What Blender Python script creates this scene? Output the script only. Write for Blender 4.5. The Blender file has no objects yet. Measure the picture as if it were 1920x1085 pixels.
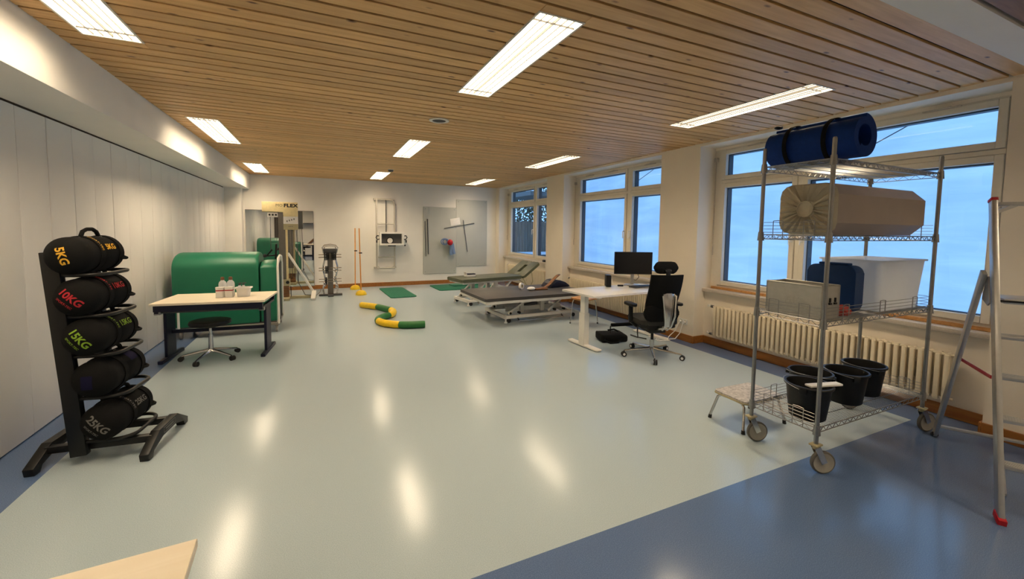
import bpy, bmesh, math, random
from mathutils import Vector, Matrix, Euler
random.seed(7)
PI = math.pi
SC = bpy.context.scene
COL = SC.collection

# ------------------------------------------------------------------ camera
cam_d = bpy.data.cameras.new('camera')
cam = bpy.data.objects.new('camera', cam_d)
COL.objects.link(cam)
_R = Vector((0.90820139, -0.41832817, 0.01310622))
_U = Vector((0.01547620, 0.06485951, 0.99777439))
_F = Vector((0.41824720, 0.90597725, -0.06537963))
cam.matrix_world = Matrix(((_R.x, _U.x, -_F.x, 0.0), (_R.y, _U.y, -_F.y, 0.0), (_R.z, _U.z, -_F.z, 1.62), (0, 0, 0, 1)))
cam_d.sensor_fit = 'HORIZONTAL'
cam_d.sensor_width = 36.0
cam_d.lens = 774.25 / 1920 * 36
cam_d.shift_y = -(542.5 - 479.14) / 1920
cam_d.clip_start = 0.02
cam_d.clip_end = 200
SC.camera = cam
# ------------------------------------------------------------------ world, exposure
SKY_STRENGTH = 1.9
LAMP_STRENGTH = 32.0
LAMP_COLOR = (1.0, 0.80, 0.55)
SC.view_settings.view_transform = 'Standard'
SC.view_settings.look = 'None'
SC.view_settings.gamma = 1
SC.view_settings.use_curve_mapping = False
SC.view_settings.exposure = 0.17
W = bpy.data.worlds.new('dusk')
SC.world = W
W.use_nodes = True
nt = W.node_tree
nt.nodes.clear()
wo = nt.nodes.new('ShaderNodeOutputWorld')
bg = nt.nodes.new('ShaderNodeBackground')
tc = nt.nodes.new('ShaderNodeTexCoord')
sep = nt.nodes.new('ShaderNodeSeparateXYZ')
ramp = nt.nodes.new('ShaderNodeValToRGB')
nt.links.new(tc.outputs['Generated'], sep.inputs[0])
nt.links.new(sep.outputs['Z'], ramp.inputs[0])
ramp.color_ramp.elements[0].position = 0.0
ramp.color_ramp.elements[0].color = (0.26, 0.52, 0.88, 1)
ramp.color_ramp.elements[1].position = 0.7
ramp.color_ramp.elements[1].color = (0.15, 0.38, 0.82, 1)
nt.links.new(ramp.outputs[0], bg.inputs[0])
bg.inputs[1].default_value = SKY_STRENGTH
nt.links.new(bg.outputs[0], wo.inputs[0])

# ------------------------------------------------------------------ materials
def _new(name):
    m = bpy.data.materials.new(name)
    m.use_nodes = True
    return m, m.node_tree, m.node_tree.nodes['Principled BSDF']

def mat(name, col, rough=0.5, metal=0.0, var=0.06, scale=25.0, bump=0.0, bscale=None, coat=0.0, spec=0.5, sheen=0.0):
    m, t, b = _new(name)
    n = t.nodes
    co = n.new('ShaderNodeTexCoord')
    nz = n.new('ShaderNodeTexNoise')
    nz.inputs['Scale'].default_value = scale
    nz.inputs['Detail'].default_value = 4
    t.links.new(co.outputs['Object'], nz.inputs['Vector'])
    rp = n.new('ShaderNodeValToRGB')
    rp.color_ramp.elements[0].position = 0.3
    rp.color_ramp.elements[1].position = 0.7
    rp.color_ramp.elements[0].color = (*[c * (1 - var) for c in col], 1)
    rp.color_ramp.elements[1].color = (*[min(1, c * (1 + var)) for c in col], 1)
    t.links.new(nz.outputs[0], rp.inputs[0])
    t.links.new(rp.outputs[0], b.inputs['Base Color'])
    b.inputs['Roughness'].default_value = rough
    b.inputs['Metallic'].default_value = metal
    b.inputs['Coat Weight'].default_value = coat
    b.inputs['Specular IOR Level'].default_value = spec
    if sheen:
        b.inputs['Sheen Weight'].default_value = sheen
    if bump:
        nb = n.new('ShaderNodeTexNoise')
        nb.inputs['Scale'].default_value = bscale or scale * 4
        nb.inputs['Detail'].default_value = 5
        t.links.new(co.outputs['Object'], nb.inputs['Vector'])
        bp = n.new('ShaderNodeBump')
        bp.inputs['Strength'].default_value = bump
        bp.inputs['Distance'].default_value = 0.01
        t.links.new(nb.outputs[0], bp.inputs['Height'])
        t.links.new(bp.outputs[0], b.inputs['Normal'])
    return m

def wood(name, c_lo, c_hi, axis=0, rough=0.5, knots=True, stretch=14.0, scale=9.0, per_piece=True):
    m, t, b = _new(name)
    n, L = t.nodes, t.links
    co = n.new('ShaderNodeTexCoord')
    add = n.new('ShaderNodeVectorMath'); add.operation = 'ADD'
    oi = n.new('ShaderNodeObjectInfo')
    mul = n.new('ShaderNodeVectorMath'); mul.operation = 'SCALE'
    mul.inputs[3].default_value = 37.0 if per_piece else 0.0
    L.new(oi.outputs['Random'], mul.inputs[0])
    L.new(co.outputs['Object'], add.inputs[0]); L.new(mul.outputs[0], add.inputs[1])
    mp = n.new('ShaderNodeMapping')
    s = [stretch, stretch, stretch]; s[axis] = 1.0
    mp.inputs['Scale'].default_value = s
    L.new(add.outputs[0], mp.inputs[0])
    nz = n.new('ShaderNodeTexNoise')
    nz.inputs['Scale'].default_value = scale / 4
    nz.inputs['Detail'].default_value = 6
    nz.inputs['Distortion'].default_value = 0.6
    L.new(mp.outputs[0], nz.inputs['Vector'])
    rp = n.new('ShaderNodeValToRGB')
    rp.color_ramp.elements[0].position = 0.32
    rp.color_ramp.elements[1].position = 0.68
    rp.color_ramp.elements[0].color = (*c_lo, 1)
    rp.color_ramp.elements[1].color = (*c_hi, 1)
    L.new(nz.outputs[0], rp.inputs[0])
    out = rp.outputs[0]
    # piece to piece tone
    hs = n.new('ShaderNodeHueSaturation')
    mr = n.new('ShaderNodeMapRange')
    mr.inputs[3].default_value = 0.86 if per_piece else 1.0
    mr.inputs[4].default_value = 1.12 if per_piece else 1.0
    L.new(oi.outputs['Random'], mr.inputs[0])
    L.new(mr.outputs[0], hs.inputs['Value'])
    L.new(out, hs.inputs['Color'])
    out = hs.outputs[0]
    if knots:
        mp2 = n.new('ShaderNodeMapping')
        s2 = [9.0, 9.0, 9.0]; s2[axis] = 3.6
        mp2.inputs['Scale'].default_value = s2
        L.new(add.outputs[0], mp2.inputs[0])
        vo = n.new('ShaderNodeTexVoronoi')
        vo.inputs['Scale'].default_value = 1.0
        L.new(mp2.outputs[0], vo.inputs['Vector'])
        kr = n.new('ShaderNodeValToRGB')
        kr.color_ramp.elements[0].position = 0.05
        kr.color_ramp.elements[0].color = (1, 1, 1, 1)
        kr.color_ramp.elements[1].position = 0.13
        kr.color_ramp.elements[1].color = (0, 0, 0, 1)
        L.new(vo.outputs['Distance'], kr.inputs[0])
        mx = n.new('ShaderNodeMix'); mx.data_type = 'RGBA'
        L.new(kr.outputs[0], mx.inputs['Factor'])
        L.new(out, mx.inputs['A'])
        mx.inputs['B'].default_value = (c_lo[0] * 0.22, c_lo[1] * 0.15, c_lo[2] * 0.12, 1)
        out = mx.outputs['Result']
    L.new(out, b.inputs['Base Color'])
    b.inputs['Roughness'].default_value = rough
    return m

def linoleum(name, base, speck, dark, rough, spec):
    m, t, b = _new(name)
    n, L = t.nodes, t.links
    co = n.new('ShaderNodeTexCoord')
    n1 = n.new('ShaderNodeTexNoise'); n1.inputs['Scale'].default_value = 260; n1.inputs['Detail'].default_value = 2
    n2 = n.new('ShaderNodeTexNoise'); n2.inputs['Scale'].default_value = 1.1; n2.inputs['Detail'].default_value = 4
    L.new(co.outputs['Object'], n1.inputs['Vector']); L.new(co.outputs['Object'], n2.inputs['Vector'])
    r1 = n.new('ShaderNodeValToRGB')
    e = r1.color_ramp.elements
    e[0].position = 0.36; e[0].color = (*dark, 1)
    e[1].position = 0.66; e[1].color = (*speck, 1)
    x = r1.color_ramp.elements.new(0.47); x.color = (*base, 1)
    x = r1.color_ramp.elements.new(0.56); x.color = (*base, 1)
    L.new(n1.outputs[0], r1.inputs[0])
    hs = n.new('ShaderNodeHueSaturation')
    mr = n.new('ShaderNodeMapRange'); mr.inputs[3].default_value = 0.985; mr.inputs[4].default_value = 1.015
    L.new(n2.outputs[0], mr.inputs[0]); L.new(mr.outputs[0], hs.inputs['Value']); L.new(r1.outputs[0], hs.inputs['Color'])
    L.new(hs.outputs[0], b.inputs['Base Color'])
    b.inputs['Specular IOR Level'].default_value = spec
    n3 = n.new('ShaderNodeTexNoise'); n3.inputs['Scale'].default_value = 2.3; n3.inputs['Detail'].default_value = 5
    L.new(co.outputs['Object'], n3.inputs['Vector'])
    mr2 = n.new('ShaderNodeMapRange'); mr2.inputs[3].default_value = rough - 0.02; mr2.inputs[4].default_value = rough + 0.02
    L.new(n3.outputs[0], mr2.inputs[0]); L.new(mr2.outputs[0], b.inputs['Roughness'])
    bp = n.new('ShaderNodeBump'); bp.inputs['Strength'].default_value = 0.03; bp.inputs['Distance'].default_value = 0.0015
    n4 = n.new('ShaderNodeTexNoise'); n4.inputs['Scale'].default_value = 5
    L.new(co.outputs['Object'], n4.inputs['Vector']); L.new(n4.outputs[0], bp.inputs['Height']); L.new(bp.outputs[0], b.inputs['Normal'])
    return m

def emit(name, col, strength):
    m, t, b = _new(name)
    b.inputs['Base Color'].default_value = (0.8, 0.8, 0.78, 1)
    nz = t.nodes.new('ShaderNodeTexNoise'); nz.inputs['Scale'].default_value = 60
    rp = t.nodes.new('ShaderNodeValToRGB')
    rp.color_ramp.elements[0].color = (*[c * 0.97 for c in col], 1); rp.color_ramp.elements[1].color = (*col, 1)
    t.links.new(nz.outputs[0], rp.inputs[0])
    t.links.new(rp.outputs[0], b.inputs['Emission Color'])
    # louvred fitting: most light goes down, little at flat angles
    n, L = t.nodes, t.links
    ge = n.new('ShaderNodeNewGeometry'); dt_ = n.new('ShaderNodeVectorMath'); dt_.operation = 'DOT_PRODUCT'
    L.new(ge.outputs['Normal'], dt_.inputs[0]); L.new(ge.outputs['Incoming'], dt_.inputs[1])
    ab = n.new('ShaderNodeMath'); ab.operation = 'ABSOLUTE'; L.new(dt_.outputs['Value'], ab.inputs[0])
    mr = n.new('ShaderNodeMapRange'); mr.interpolation_type = 'SMOOTHSTEP'
    mr.inputs[1].default_value = 0.22; mr.inputs[2].default_value = 0.80
    mr.inputs[3].default_value = 0.15 * strength; mr.inputs[4].default_value = strength
    L.new(ab.outputs[0], mr.inputs[0]); L.new(mr.outputs[0], b.inputs['Emission Strength'])
    return m

def pane_glass(name, tint=(1, 1, 1)):
    m = bpy.data.materials.new(name); m.use_nodes = True
    t = m.node_tree; n = t.nodes; n.clear()
    o = n.new('ShaderNodeOutputMaterial'); mx = n.new('ShaderNodeMixShader')
    tr = n.new('ShaderNodeBsdfTransparent'); tr.inputs[0].default_value = (*tint, 1)
    gl = n.new('ShaderNodeBsdfGlossy'); gl.inputs['Roughness'].default_value = 0.01
    ge = n.new('ShaderNodeNewGeometry'); dt_ = n.new('ShaderNodeVectorMath'); dt_.operation = 'DOT_PRODUCT'
    t.links.new(ge.outputs['Normal'], dt_.inputs[0]); t.links.new(ge.outputs['Incoming'], dt_.inputs[1])
    prev = dt_.outputs['Value']
    for op, v0, v1 in (('ABSOLUTE', None, None), ('SUBTRACT', 1.0, None), ('POWER', None, 5.0), ('MULTIPLY_ADD', None, 0.95)):
        mt = n.new('ShaderNodeMath'); mt.operation = op
        if v0 is not None: mt.inputs[0].default_value = v0; t.links.new(prev, mt.inputs[1])
        else: t.links.new(prev, mt.inputs[0])
        if v1 is not None: mt.inputs[1].default_value = v1
        if op == 'MULTIPLY_ADD': mt.inputs[2].default_value = 0.05
        prev = mt.outputs[0]
    t.links.new(prev, mx.inputs[0]); t.links.new(tr.outputs[0], mx.inputs[1]); t.links.new(gl.outputs[0], mx.inputs[2])
    t.links.new(mx.outputs[0], o.inputs[0])
    return m

def sheet_mat(name):
    m = bpy.data.materials.new(name); m.use_nodes = True
    t = m.node_tree; n = t.nodes; n.clear(); L = t.links
    o = n.new('ShaderNodeOutputMaterial'); mx = n.new('ShaderNodeMixShader'); mx.inputs[0].default_value = 0.2
    tl = n.new('ShaderNodeBsdfTranslucent'); df = n.new('ShaderNodeBsdfDiffuse')
    co = n.new('ShaderNodeTexCoord'); mp = n.new('ShaderNodeMapping'); mp.inputs['Scale'].default_value = (1, 0.35, 2.6)
    L.new(co.outputs['Object'], mp.inputs[0])
    nz = n.new('ShaderNodeTexNoise'); nz.inputs['Scale'].default_value = 1.7; nz.inputs['Detail'].default_value = 5; nz.inputs['Distortion'].default_value = 0.8
    L.new(mp.outputs[0], nz.inputs['Vector'])
    rp = n.new('ShaderNodeValToRGB')
    rp.color_ramp.elements[0].position = 0.3; rp.color_ramp.elements[0].color = (0.64, 0.70, 0.80, 1)
    rp.color_ramp.elements[1].position = 0.7; rp.color_ramp.elements[1].color = (0.86, 0.88, 0.90, 1)
    L.new(nz.outputs[0], rp.inputs[0]); L.new(rp.outputs[0], tl.inputs[0])
    df.inputs[0].default_value = (0.5, 0.55, 0.6, 1)
    L.new(tl.outputs[0], mx.inputs[1]); L.new(df.outputs[0], mx.inputs[2]); L.new(mx.outputs[0], o.inputs[0])
    return m

M = {}
M['wall'] = mat('wall paint', (0.83, 0.80, 0.745), 0.85, var=0.02, scale=3, bump=0.05, bscale=120)
M['partition'] = mat('partition laminate', (0.80, 0.775, 0.73), 0.55, var=0.02, scale=2)
M['floor_light'] = linoleum('pale linoleum', (0.405, 0.49, 0.535), (0.48, 0.56, 0.60), (0.345, 0.42, 0.46), 0.17, 0.36)
M['floor_dark'] = linoleum('blue linoleum', (0.098, 0.158, 0.30), (0.15, 0.22, 0.375), (0.072, 0.12, 0.24), 0.15, 0.55)
M['pine'] = wood('pine planks', (0.60, 0.335, 0.125), (0.73, 0.45, 0.185), 0, 0.5)
M['pine_dark'] = wood('brown planks', (0.17, 0.075, 0.026), (0.26, 0.13, 0.05), 0, 0.5)
M['gap'] = mat('dark batten', (0.035, 0.018, 0.008), 0.9)
M['skirting'] = wood('stained skirting', (0.27, 0.095, 0.017), (0.38, 0.15, 0.03), 1, 0.4, False, per_piece=False)
M['birch'] = wood('birch laminate', (0.84, 0.73, 0.56), (0.88, 0.78, 0.62), 0, 0.4, False, per_piece=False)
M['ply'] = wood('warm plywood', (0.42, 0.19, 0.055), (0.55, 0.28, 0.09), 0, 0.4, False, per_piece=False)
M['frame'] = mat('window lacquer', (0.72, 0.66, 0.55), 0.4, var=0.02)
M['dark_frame'] = mat('dark outer frame', (0.03, 0.035, 0.045), 0.5)
M['glass'] = pane_glass('window glass')
M['sheet'] = sheet_mat('translucent sheeting')
M['sill'] = mat('stone sill', (0.52, 0.46, 0.38), 0.4, var=0.08, scale=60)
M['radiator'] = mat('radiator enamel', (0.72, 0.63, 0.47), 0.4, var=0.02)
M['white_metal'] = mat('white metal', (0.82, 0.795, 0.74), 0.4, var=0.02)
M['white_top'] = mat('white desktop', (0.80, 0.79, 0.76), 0.25, var=0.02)
M['white_plastic'] = mat('white plastic', (0.80, 0.79, 0.77), 0.4, var=0.02)
M['clear_plastic'] = mat('milky plastic', (0.74, 0.76, 0.78), 0.35, var=0.03)
def milky(m):
    t = m.node_tree; b = t.nodes['Principled BSDF']; o = [x for x in t.nodes if x.type == 'OUTPUT_MATERIAL'][0]
    tl = t.nodes.new('ShaderNodeBsdfTranslucent'); tl.inputs[0].default_value = (0.93, 0.94, 0.95, 1)
    mx = t.nodes.new('ShaderNodeMixShader'); mx.inputs[0].default_value = 0.68
    t.links.new(b.outputs[0], mx.inputs[1]); t.links.new(tl.outputs[0], mx.inputs[2]); t.links.new(mx.outputs[0], o.inputs[0])
milky(M['clear_plastic'])
M['black_metal'] = mat('black metal', (0.007, 0.007, 0.007), 0.42, var=0.1, spec=0.35)
M['black_plastic'] = mat('black plastic', (0.007, 0.007, 0.007), 0.45, var=0.1, spec=0.35)
M['black_fabric'] = mat('black fabric', (0.006, 0.006, 0.006), 0.9, spec=0.2, var=0.2, scale=200, bump=0.3, bscale=600)
M['grey_fabric'] = mat('dark grey seat fabric', (0.035, 0.034, 0.03), 0.9, var=0.2, scale=200, bump=0.3, bscale=600)
M['rubber'] = mat('black rubber', (0.010, 0.010, 0.010), 0.7)
M['chrome'] = mat('chrome', (0.62, 0.61, 0.59), 0.2, 1.0, var=0.03)
M['steel'] = mat('zinc steel', (0.30, 0.30, 0.295), 0.33, 0.85, var=0.06)
M['alu'] = mat('aluminium', (0.52, 0.51, 0.485), 0.36, 0.8, var=0.05)
M['grey_steel'] = mat('grey painted steel', (0.23, 0.215, 0.19), 0.45, var=0.04)
M['dark_grey'] = mat('dark grey steel', (0.075, 0.075, 0.075), 0.45, var=0.06)
M['navy'] = mat('navy steel', (0.008, 0.009, 0.026), 0.45, spec=0.3)
M['green_vinyl'] = mat('green vinyl', (0.007, 0.16, 0.085), 0.42, var=0.05, scale=6, bump=0.05, bscale=40)
M['green_mat'] = mat('green foam mat', (0.010, 0.150, 0.085), 0.8, var=0.08, scale=60, bump=0.1)
M['olive'] = mat('olive upholstery', (0.082, 0.092, 0.052), 0.5, var=0.06, scale=12)
M['graphite'] = mat('graphite upholstery', (0.055, 0.05, 0.048), 0.5, var=0.08, scale=12)
M['yellow'] = mat('yellow plastic', (0.83, 0.55, 0.005), 0.4)
M['green_foam'] = mat('green path plastic', (0.012, 0.145, 0.028), 0.5)
M['orange'] = mat('orange pole', (0.80, 0.32, 0.045), 0.4)
M['cream'] = mat('cream enamel', (0.86, 0.71, 0.38), 0.45)
M['cream_dull'] = mat('beige enamel', (0.42, 0.37, 0.22), 0.5)
M['paper'] = mat('paper', (0.78, 0.75, 0.72), 0.7, var=0.02)
M['pale_steel'] = mat('pale grey steel', (0.52, 0.485, 0.42), 0.45, var=0.04)
M['wheel_grey'] = mat('grey wheel plastic', (0.30, 0.285, 0.25), 0.5)
M['tyre_grey'] = mat('grey tyre', (0.085, 0.08, 0.07), 0.6)
M['column_grey'] = mat('column steel', (0.15, 0.135, 0.115), 0.45)
M['louvre'] = mat('louvre blades', (0.06, 0.06, 0.055), 0.5, spec=0.2)
M['board'] = mat('grey wall board', (0.47, 0.475, 0.44), 0.6, var=0.03, scale=3)
M['mirror'] = mat('mirror', (0.88, 0.90, 0.88), 0.012, 1.0, var=0.0)
M['blue_mat'] = mat('navy blue foam', (0.005, 0.036, 0.20), 0.7, spec=0.2, var=0.08, scale=40, bump=0.08)
M['blue_plastic'] = mat('blue canister plastic', (0.004, 0.034, 0.13), 0.5, spec=0.25)
M['taupe'] = mat('taupe vinyl', (0.34, 0.28, 0.24), 0.55, var=0.03, scale=8)
M['beige_cloth'] = mat('beige cloth', (0.46, 0.41, 0.30), 0.75, var=0.05, scale=30, bump=0.1)
M['red'] = mat('red plastic', (0.40, 0.012, 0.02), 0.5, spec=0.3)
M['red_cloth'] = mat('pink red cloth', (0.46, 0.07, 0.06), 0.85, var=0.2, scale=60)
M['blue_cloth'] = mat('blue band', (0.16, 0.24, 0.42), 0.7, var=0.15, scale=60)
M['brown_leather'] = mat('brown leather', (0.20, 0.085, 0.03), 0.5, var=0.2, scale=20)
M['speckle_top'] = mat('speckled grey step', (0.42, 0.40, 0.38), 0.6, var=0.35, scale=45)
M['y_print'] = mat('yellow print', (0.75, 0.42, 0.03), 0.6)
M['r_print'] = mat('red print', (0.50, 0.015, 0.025), 0.6)
M['g_print'] = mat('green print', (0.24, 0.42, 0.02), 0.6)
M['b_print'] = mat('dark blue print', (0.006, 0.005, 0.030), 0.8, spec=0.2)
M['crate_alu'] = mat('crate aluminium', (0.44, 0.43, 0.39), 0.45, 0.5)
M['warm_wall'] = mat('cream wall paint', (0.83, 0.755, 0.64), 0.85, var=0.02, scale=3, bump=0.05, bscale=120)
M['s_print'] = mat('grey print', (0.16, 0.155, 0.14), 0.6)
M['k_print'] = mat('black print', (0.02, 0.018, 0.015), 0.6)
M['lamp'] = emit('lamp diffuser', LAMP_COLOR, LAMP_STRENGTH)
M['lamp_frame'] = mat('lamp frame', (0.70, 0.67, 0.60), 0.4)
M['grille'] = mat('dark grille', (0.06, 0.055, 0.05), 0.7)
M['leaf'] = mat('dark leaves', (0.020, 0.040, 0.014), 0.8, var=0.4)
M['bark'] = mat('bark', (0.05, 0.035, 0.025), 0.9, var=0.3)
M['fence'] = wood('weathered boards', (0.15, 0.125, 0.10), (0.24, 0.205, 0.17), 2, 0.8, False)
M['snow'] = mat('pale ledge', (0.72, 0.75, 0.80), 0.7)
M['soil'] = mat('ground soil', (0.05, 0.06, 0.04), 0.95, var=0.3)
M['screen'] = mat('switched-off screen', (0.006, 0.006, 0.007), 0.25)

# ------------------------------------------------------------------ mesh helpers
class MB:
    def __init__(s):
        s.bm = bmesh.new()
    def _bev(s, verts, bev, seg=2):
        if bev > 0:
            es = list({e for v in verts for e in v.link_edges})
            bmesh.ops.bevel(s.bm, geom=es, offset=bev, segments=seg, profile=0.5, affect='EDGES')
        return s
    def box(s, c, d, rot=None, bev=0.0, seg=2):
        m = Matrix.Translation(c)
        if rot is not None:
            m = m @ (rot.to_4x4() if isinstance(rot, Matrix) else Euler(rot).to_matrix().to_4x4())
        m = m @ Matrix.Diagonal((d[0], d[1], d[2], 1))
        r = bmesh.ops.create_cube(s.bm, size=1.0, matrix=m)
        return s._bev(r['verts'], bev, seg)
    def bb(s, x0, x1, y0, y1, z0, z1, bev=0.0, seg=2):
        return s.box(((x0 + x1) / 2, (y0 + y1) / 2, (z0 + z1) / 2), (abs(x1 - x0), abs(y1 - y0), abs(z1 - z0)), None, bev, seg)
    def bar(s, p0, p1, w, h, bev=0.0, up=(0, 0, 1)):
        p0, p1 = Vector(p0), Vector(p1)
        d = p1 - p0; z = d.normalized(); u = Vector(up)
        if abs(z.dot(u)) > 0.98:
            u = Vector((0, 1, 0))
        x = u.cross(z).normalized(); y = z.cross(x)
        r = Matrix((x, y, z)).transposed()
        return s.box((p0 + p1) / 2, (w, h, d.length), r, bev)
    def cyl(s, p0, p1, r0, r1=None, seg=16, cap=True):
        p0, p1 = Vector(p0), Vector(p1)
        d = p1 - p0
        q = d.to_track_quat('Z', 'Y').to_matrix().to_4x4()
        m = Matrix.Translation((p0 + p1) / 2) @ q
        bmesh.ops.create_cone(s.bm, cap_ends=cap, segments=seg, radius1=r0, radius2=r0 if r1 is None else r1, depth=d.length, matrix=m)
        return s
    def sph(s, c, r, sc=(1, 1, 1), seg=16, rings=10, rot=None):
        m = Matrix.Translation(c)
        if rot is not None:
            m = m @ Euler(rot).to_matrix().to_4x4()
        m = m @ Matrix.Diagonal((r * sc[0], r * sc[1], r * sc[2], 1))
        bmesh.ops.create_uvsphere(s.bm, u_segments=seg, v_segments=rings, radius=1, matrix=m)
        return s
    def tube(s, pts, r, seg=8, closed=False):
        pts = [Vector(p) for p in pts]
        n = len(pts)
        rad = r if isinstance(r, (list, tuple)) else [r] * n
        rings = []
        prev = None
        for i, p in enumerate(pts):
            if closed:
                t = (pts[(i + 1) % n] - pts[i - 1]).normalized()
            elif i == 0:
                t = (pts[1] - p).normalized()
            elif i == n - 1:
                t = (p - pts[i - 1]).normalized()
            else:
                t = ((p - pts[i - 1]).normalized() + (pts[i + 1] - p).normalized())
                t = t.normalized() if t.length > 1e-6 else (pts[i + 1] - p).normalized()
            if prev is None:
                a = Vector((0, 0, 1)) if abs(t.z) < 0.9 else Vector((1, 0, 0))
                x = a.cross(t).normalized()
            else:
                x = (prev - t * prev.dot(t)).normalized()
            prev = x
            y = t.cross(x)
            rings.append([s.bm.verts.new(p + (x * math.cos(2 * PI * k / seg) + y * math.sin(2 * PI * k / seg)) * rad[i]) for k in range(seg)])
        m = n if closed else n - 1
        for i in range(m):
            a, b = rings[i], rings[(i + 1) % n]
            for k in range(seg):
                s.bm.faces.new((a[k], a[(k + 1) % seg], b[(k + 1) % seg], b[k]))
        if not closed:
            s.bm.faces.new(list(reversed(rings[0]))); s.bm.faces.new(rings[-1])
        return s
    def lathe(s, prof, seg=24, mtx=None):
        mtx = mtx or Matrix.Identity(4)
        rings = []
        for (r, z) in prof:
            if r < 1e-6:
                rings.append([s.bm.verts.new(mtx @ Vector((0, 0, z)))])
            else:
                rings.append([s.bm.verts.new(mtx @ Vector((r * math.cos(2 * PI * k / seg), r * math.sin(2 * PI * k / seg), z))) for k in range(seg)])
        for a, b in zip(rings, rings[1:]):
            for k in range(seg):
                k2 = (k + 1) % seg
                if len(a) == 1 and len(b) == 1:
                    continue
                if len(a) == 1:
                    s.bm.faces.new((a[0], b[k2], b[k]))
                elif len(b) == 1:
                    s.bm.faces.new((a[k], a[k2], b[0]))
                else:
                    s.bm.faces.new((a[k], a[k2], b[k2], b[k]))
        return s
    def prism(s, poly, h0, h1, mtx=None, bev=0.0):
        mtx = mtx or Matrix.Identity(4)
        a = [s.bm.verts.new(mtx @ Vector((p[0], p[1], h0))) for p in poly]
        b = [s.bm.verts.new(mtx @ Vector((p[0], p[1], h1))) for p in poly]
        n = len(poly)
        s.bm.faces.new(list(reversed(a))); s.bm.faces.new(b)
        for i in range(n):
            s.bm.faces.new((a[i], a[(i + 1) % n], b[(i + 1) % n], b[i]))
        if bev:
            s._bev(a + b, bev)
        return s

def finish(bm, name, smooth=True, ang=0.7):
    bmesh.ops.recalc_face_normals(bm, faces=bm.faces)
    if smooth:
        for f in bm.faces:
            f.smooth = True
        for e in bm.edges:
            if len(e.link_faces) == 2 and e.calc_face_angle(0) > ang:
                e.smooth = False
    me = bpy.data.meshes.new(name)
    bm.to_mesh(me); bm.free()
    return me

SPLIT = {'webbing', 'valve', 'pipe', 'bracket', 'brace', 'frame_rail', 'lifting_arm', 'column', 'side_beam', 'pivot', 'gusset', 'wall_bracket', 'screw', 'clip', 'tie_line', 'corner_strip', 'ear', 'pulley', 'cable', 'back_rails', 'mount', 'peg', 'top_handle', 'tie_bar', 'bolt', 'plug', 'outlet_insert', 'carry_strap', 'rail', 'side_hook', 'pull_rope', 'seat_frame', 'header_pipe', 'opener_arm', 'lamella', 'cord_loops', 'band_loops', 'grip_loop', 'sheet'}
def islands(bm):
    seen, out = set(), []
    for f in bm.faces:
        if f in seen: continue
        st, comp = [f], []
        seen.add(f)
        while st:
            q = st.pop(); comp.append(q)
            for v in q.verts:
                for g in v.link_faces:
                    if g not in seen: seen.add(g); st.append(g)
        out.append(comp)
    return out
def obj(name, mb, m, parent=None, loc=(0, 0, 0), rot=(0, 0, 0), smooth=True):
    if name in SPLIT and parent is not None and isinstance(mb, MB):
        isl = islands(mb.bm)
        if 1 < len(isl) <= 16:
            first = None
            for comp in isl:
                nb = MB(); mp = {}
                for f in comp:
                    for v in f.verts:
                        if v not in mp: mp[v] = nb.bm.verts.new(v.co)
                for f in comp: nb.bm.faces.new([mp[v] for v in f.verts])
                o = _obj(name, nb, m, parent, loc, rot, smooth)
                first = first or o
            mb.bm.free()
            return first
    return _obj(name, mb, m, parent, loc, rot, smooth)
def _obj(name, mb, m, parent=None, loc=(0, 0, 0), rot=(0, 0, 0), smooth=True):
    me = finish(mb.bm, name, smooth) if isinstance(mb, MB) else mb
    o = bpy.data.objects.new(name, me)
    if isinstance(mb, MB):
        me.materials.append(m)
    COL.objects.link(o)
    o.location = loc; o.rotation_euler = rot
    if parent is not None:
        o.parent = parent
    return o

def tag(o, label=None, cat=None, group=None, kind=None):
    if label: o['label'] = label
    if cat: o['category'] = cat
    if group: o['group'] = group
    if kind: o['kind'] = kind
    return o

def thing(name, label, cat, loc=(0, 0, 0), rz=0.0, group=None):
    o = bpy.data.objects.new(name, None)
    COL.objects.link(o)
    o.empty_display_size = 0.1
    o.location = loc; o.rotation_euler = (0, 0, rz)
    return tag(o, label, cat, group)

def struct(name, mb=None, m=None, parent=None):
    if mb is None:
        o = bpy.data.objects.new(name, None); COL.objects.link(o)
        if parent: o.parent = parent
    else:
        o = obj(name, mb, m, parent)
    if parent is None:
        o['kind'] = 'structure'
    return o

def dup(root, loc, rz=None, label=None):
    r = root.copy(); COL.objects.link(r); r.location = loc
    if rz is not None: r.rotation_euler = (0, 0, rz)
    if label: r['label'] = label
    for ch in list(root.children):
        c = ch.copy(); COL.objects.link(c); c.parent = r
        for g in list(ch.children):
            d = g.copy(); COL.objects.link(d); d.parent = c
    return r

def arc(c, r, a0, a1, n, plane='xz', off=0.0):
    out = []
    for i in range(n + 1):
        a = a0 + (a1 - a0) * i / n
        u, v = r * math.cos(a), r * math.sin(a)
        if plane == 'xz': out.append((c[0] + u, c[1], c[2] + v))
        elif plane == 'xy': out.append((c[0] + u, c[1] + v, c[2]))
        else: out.append((c[0], c[1] + u, c[2] + v))
    return out

def rrect(x0, x1, y0, y1, r, n=5):
    out = []
    for cx, cy, a in ((x1 - r, y1 - r, 0), (x0 + r, y1 - r, PI / 2), (x0 + r, y0 + r, PI), (x1 - r, y0 + r, 1.5 * PI)):
        for i in range(n + 1):
            t = a + PI / 2 * i / n
            out.append((cx + r * math.cos(t), cy + r * math.sin(t)))
    return out

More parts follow.
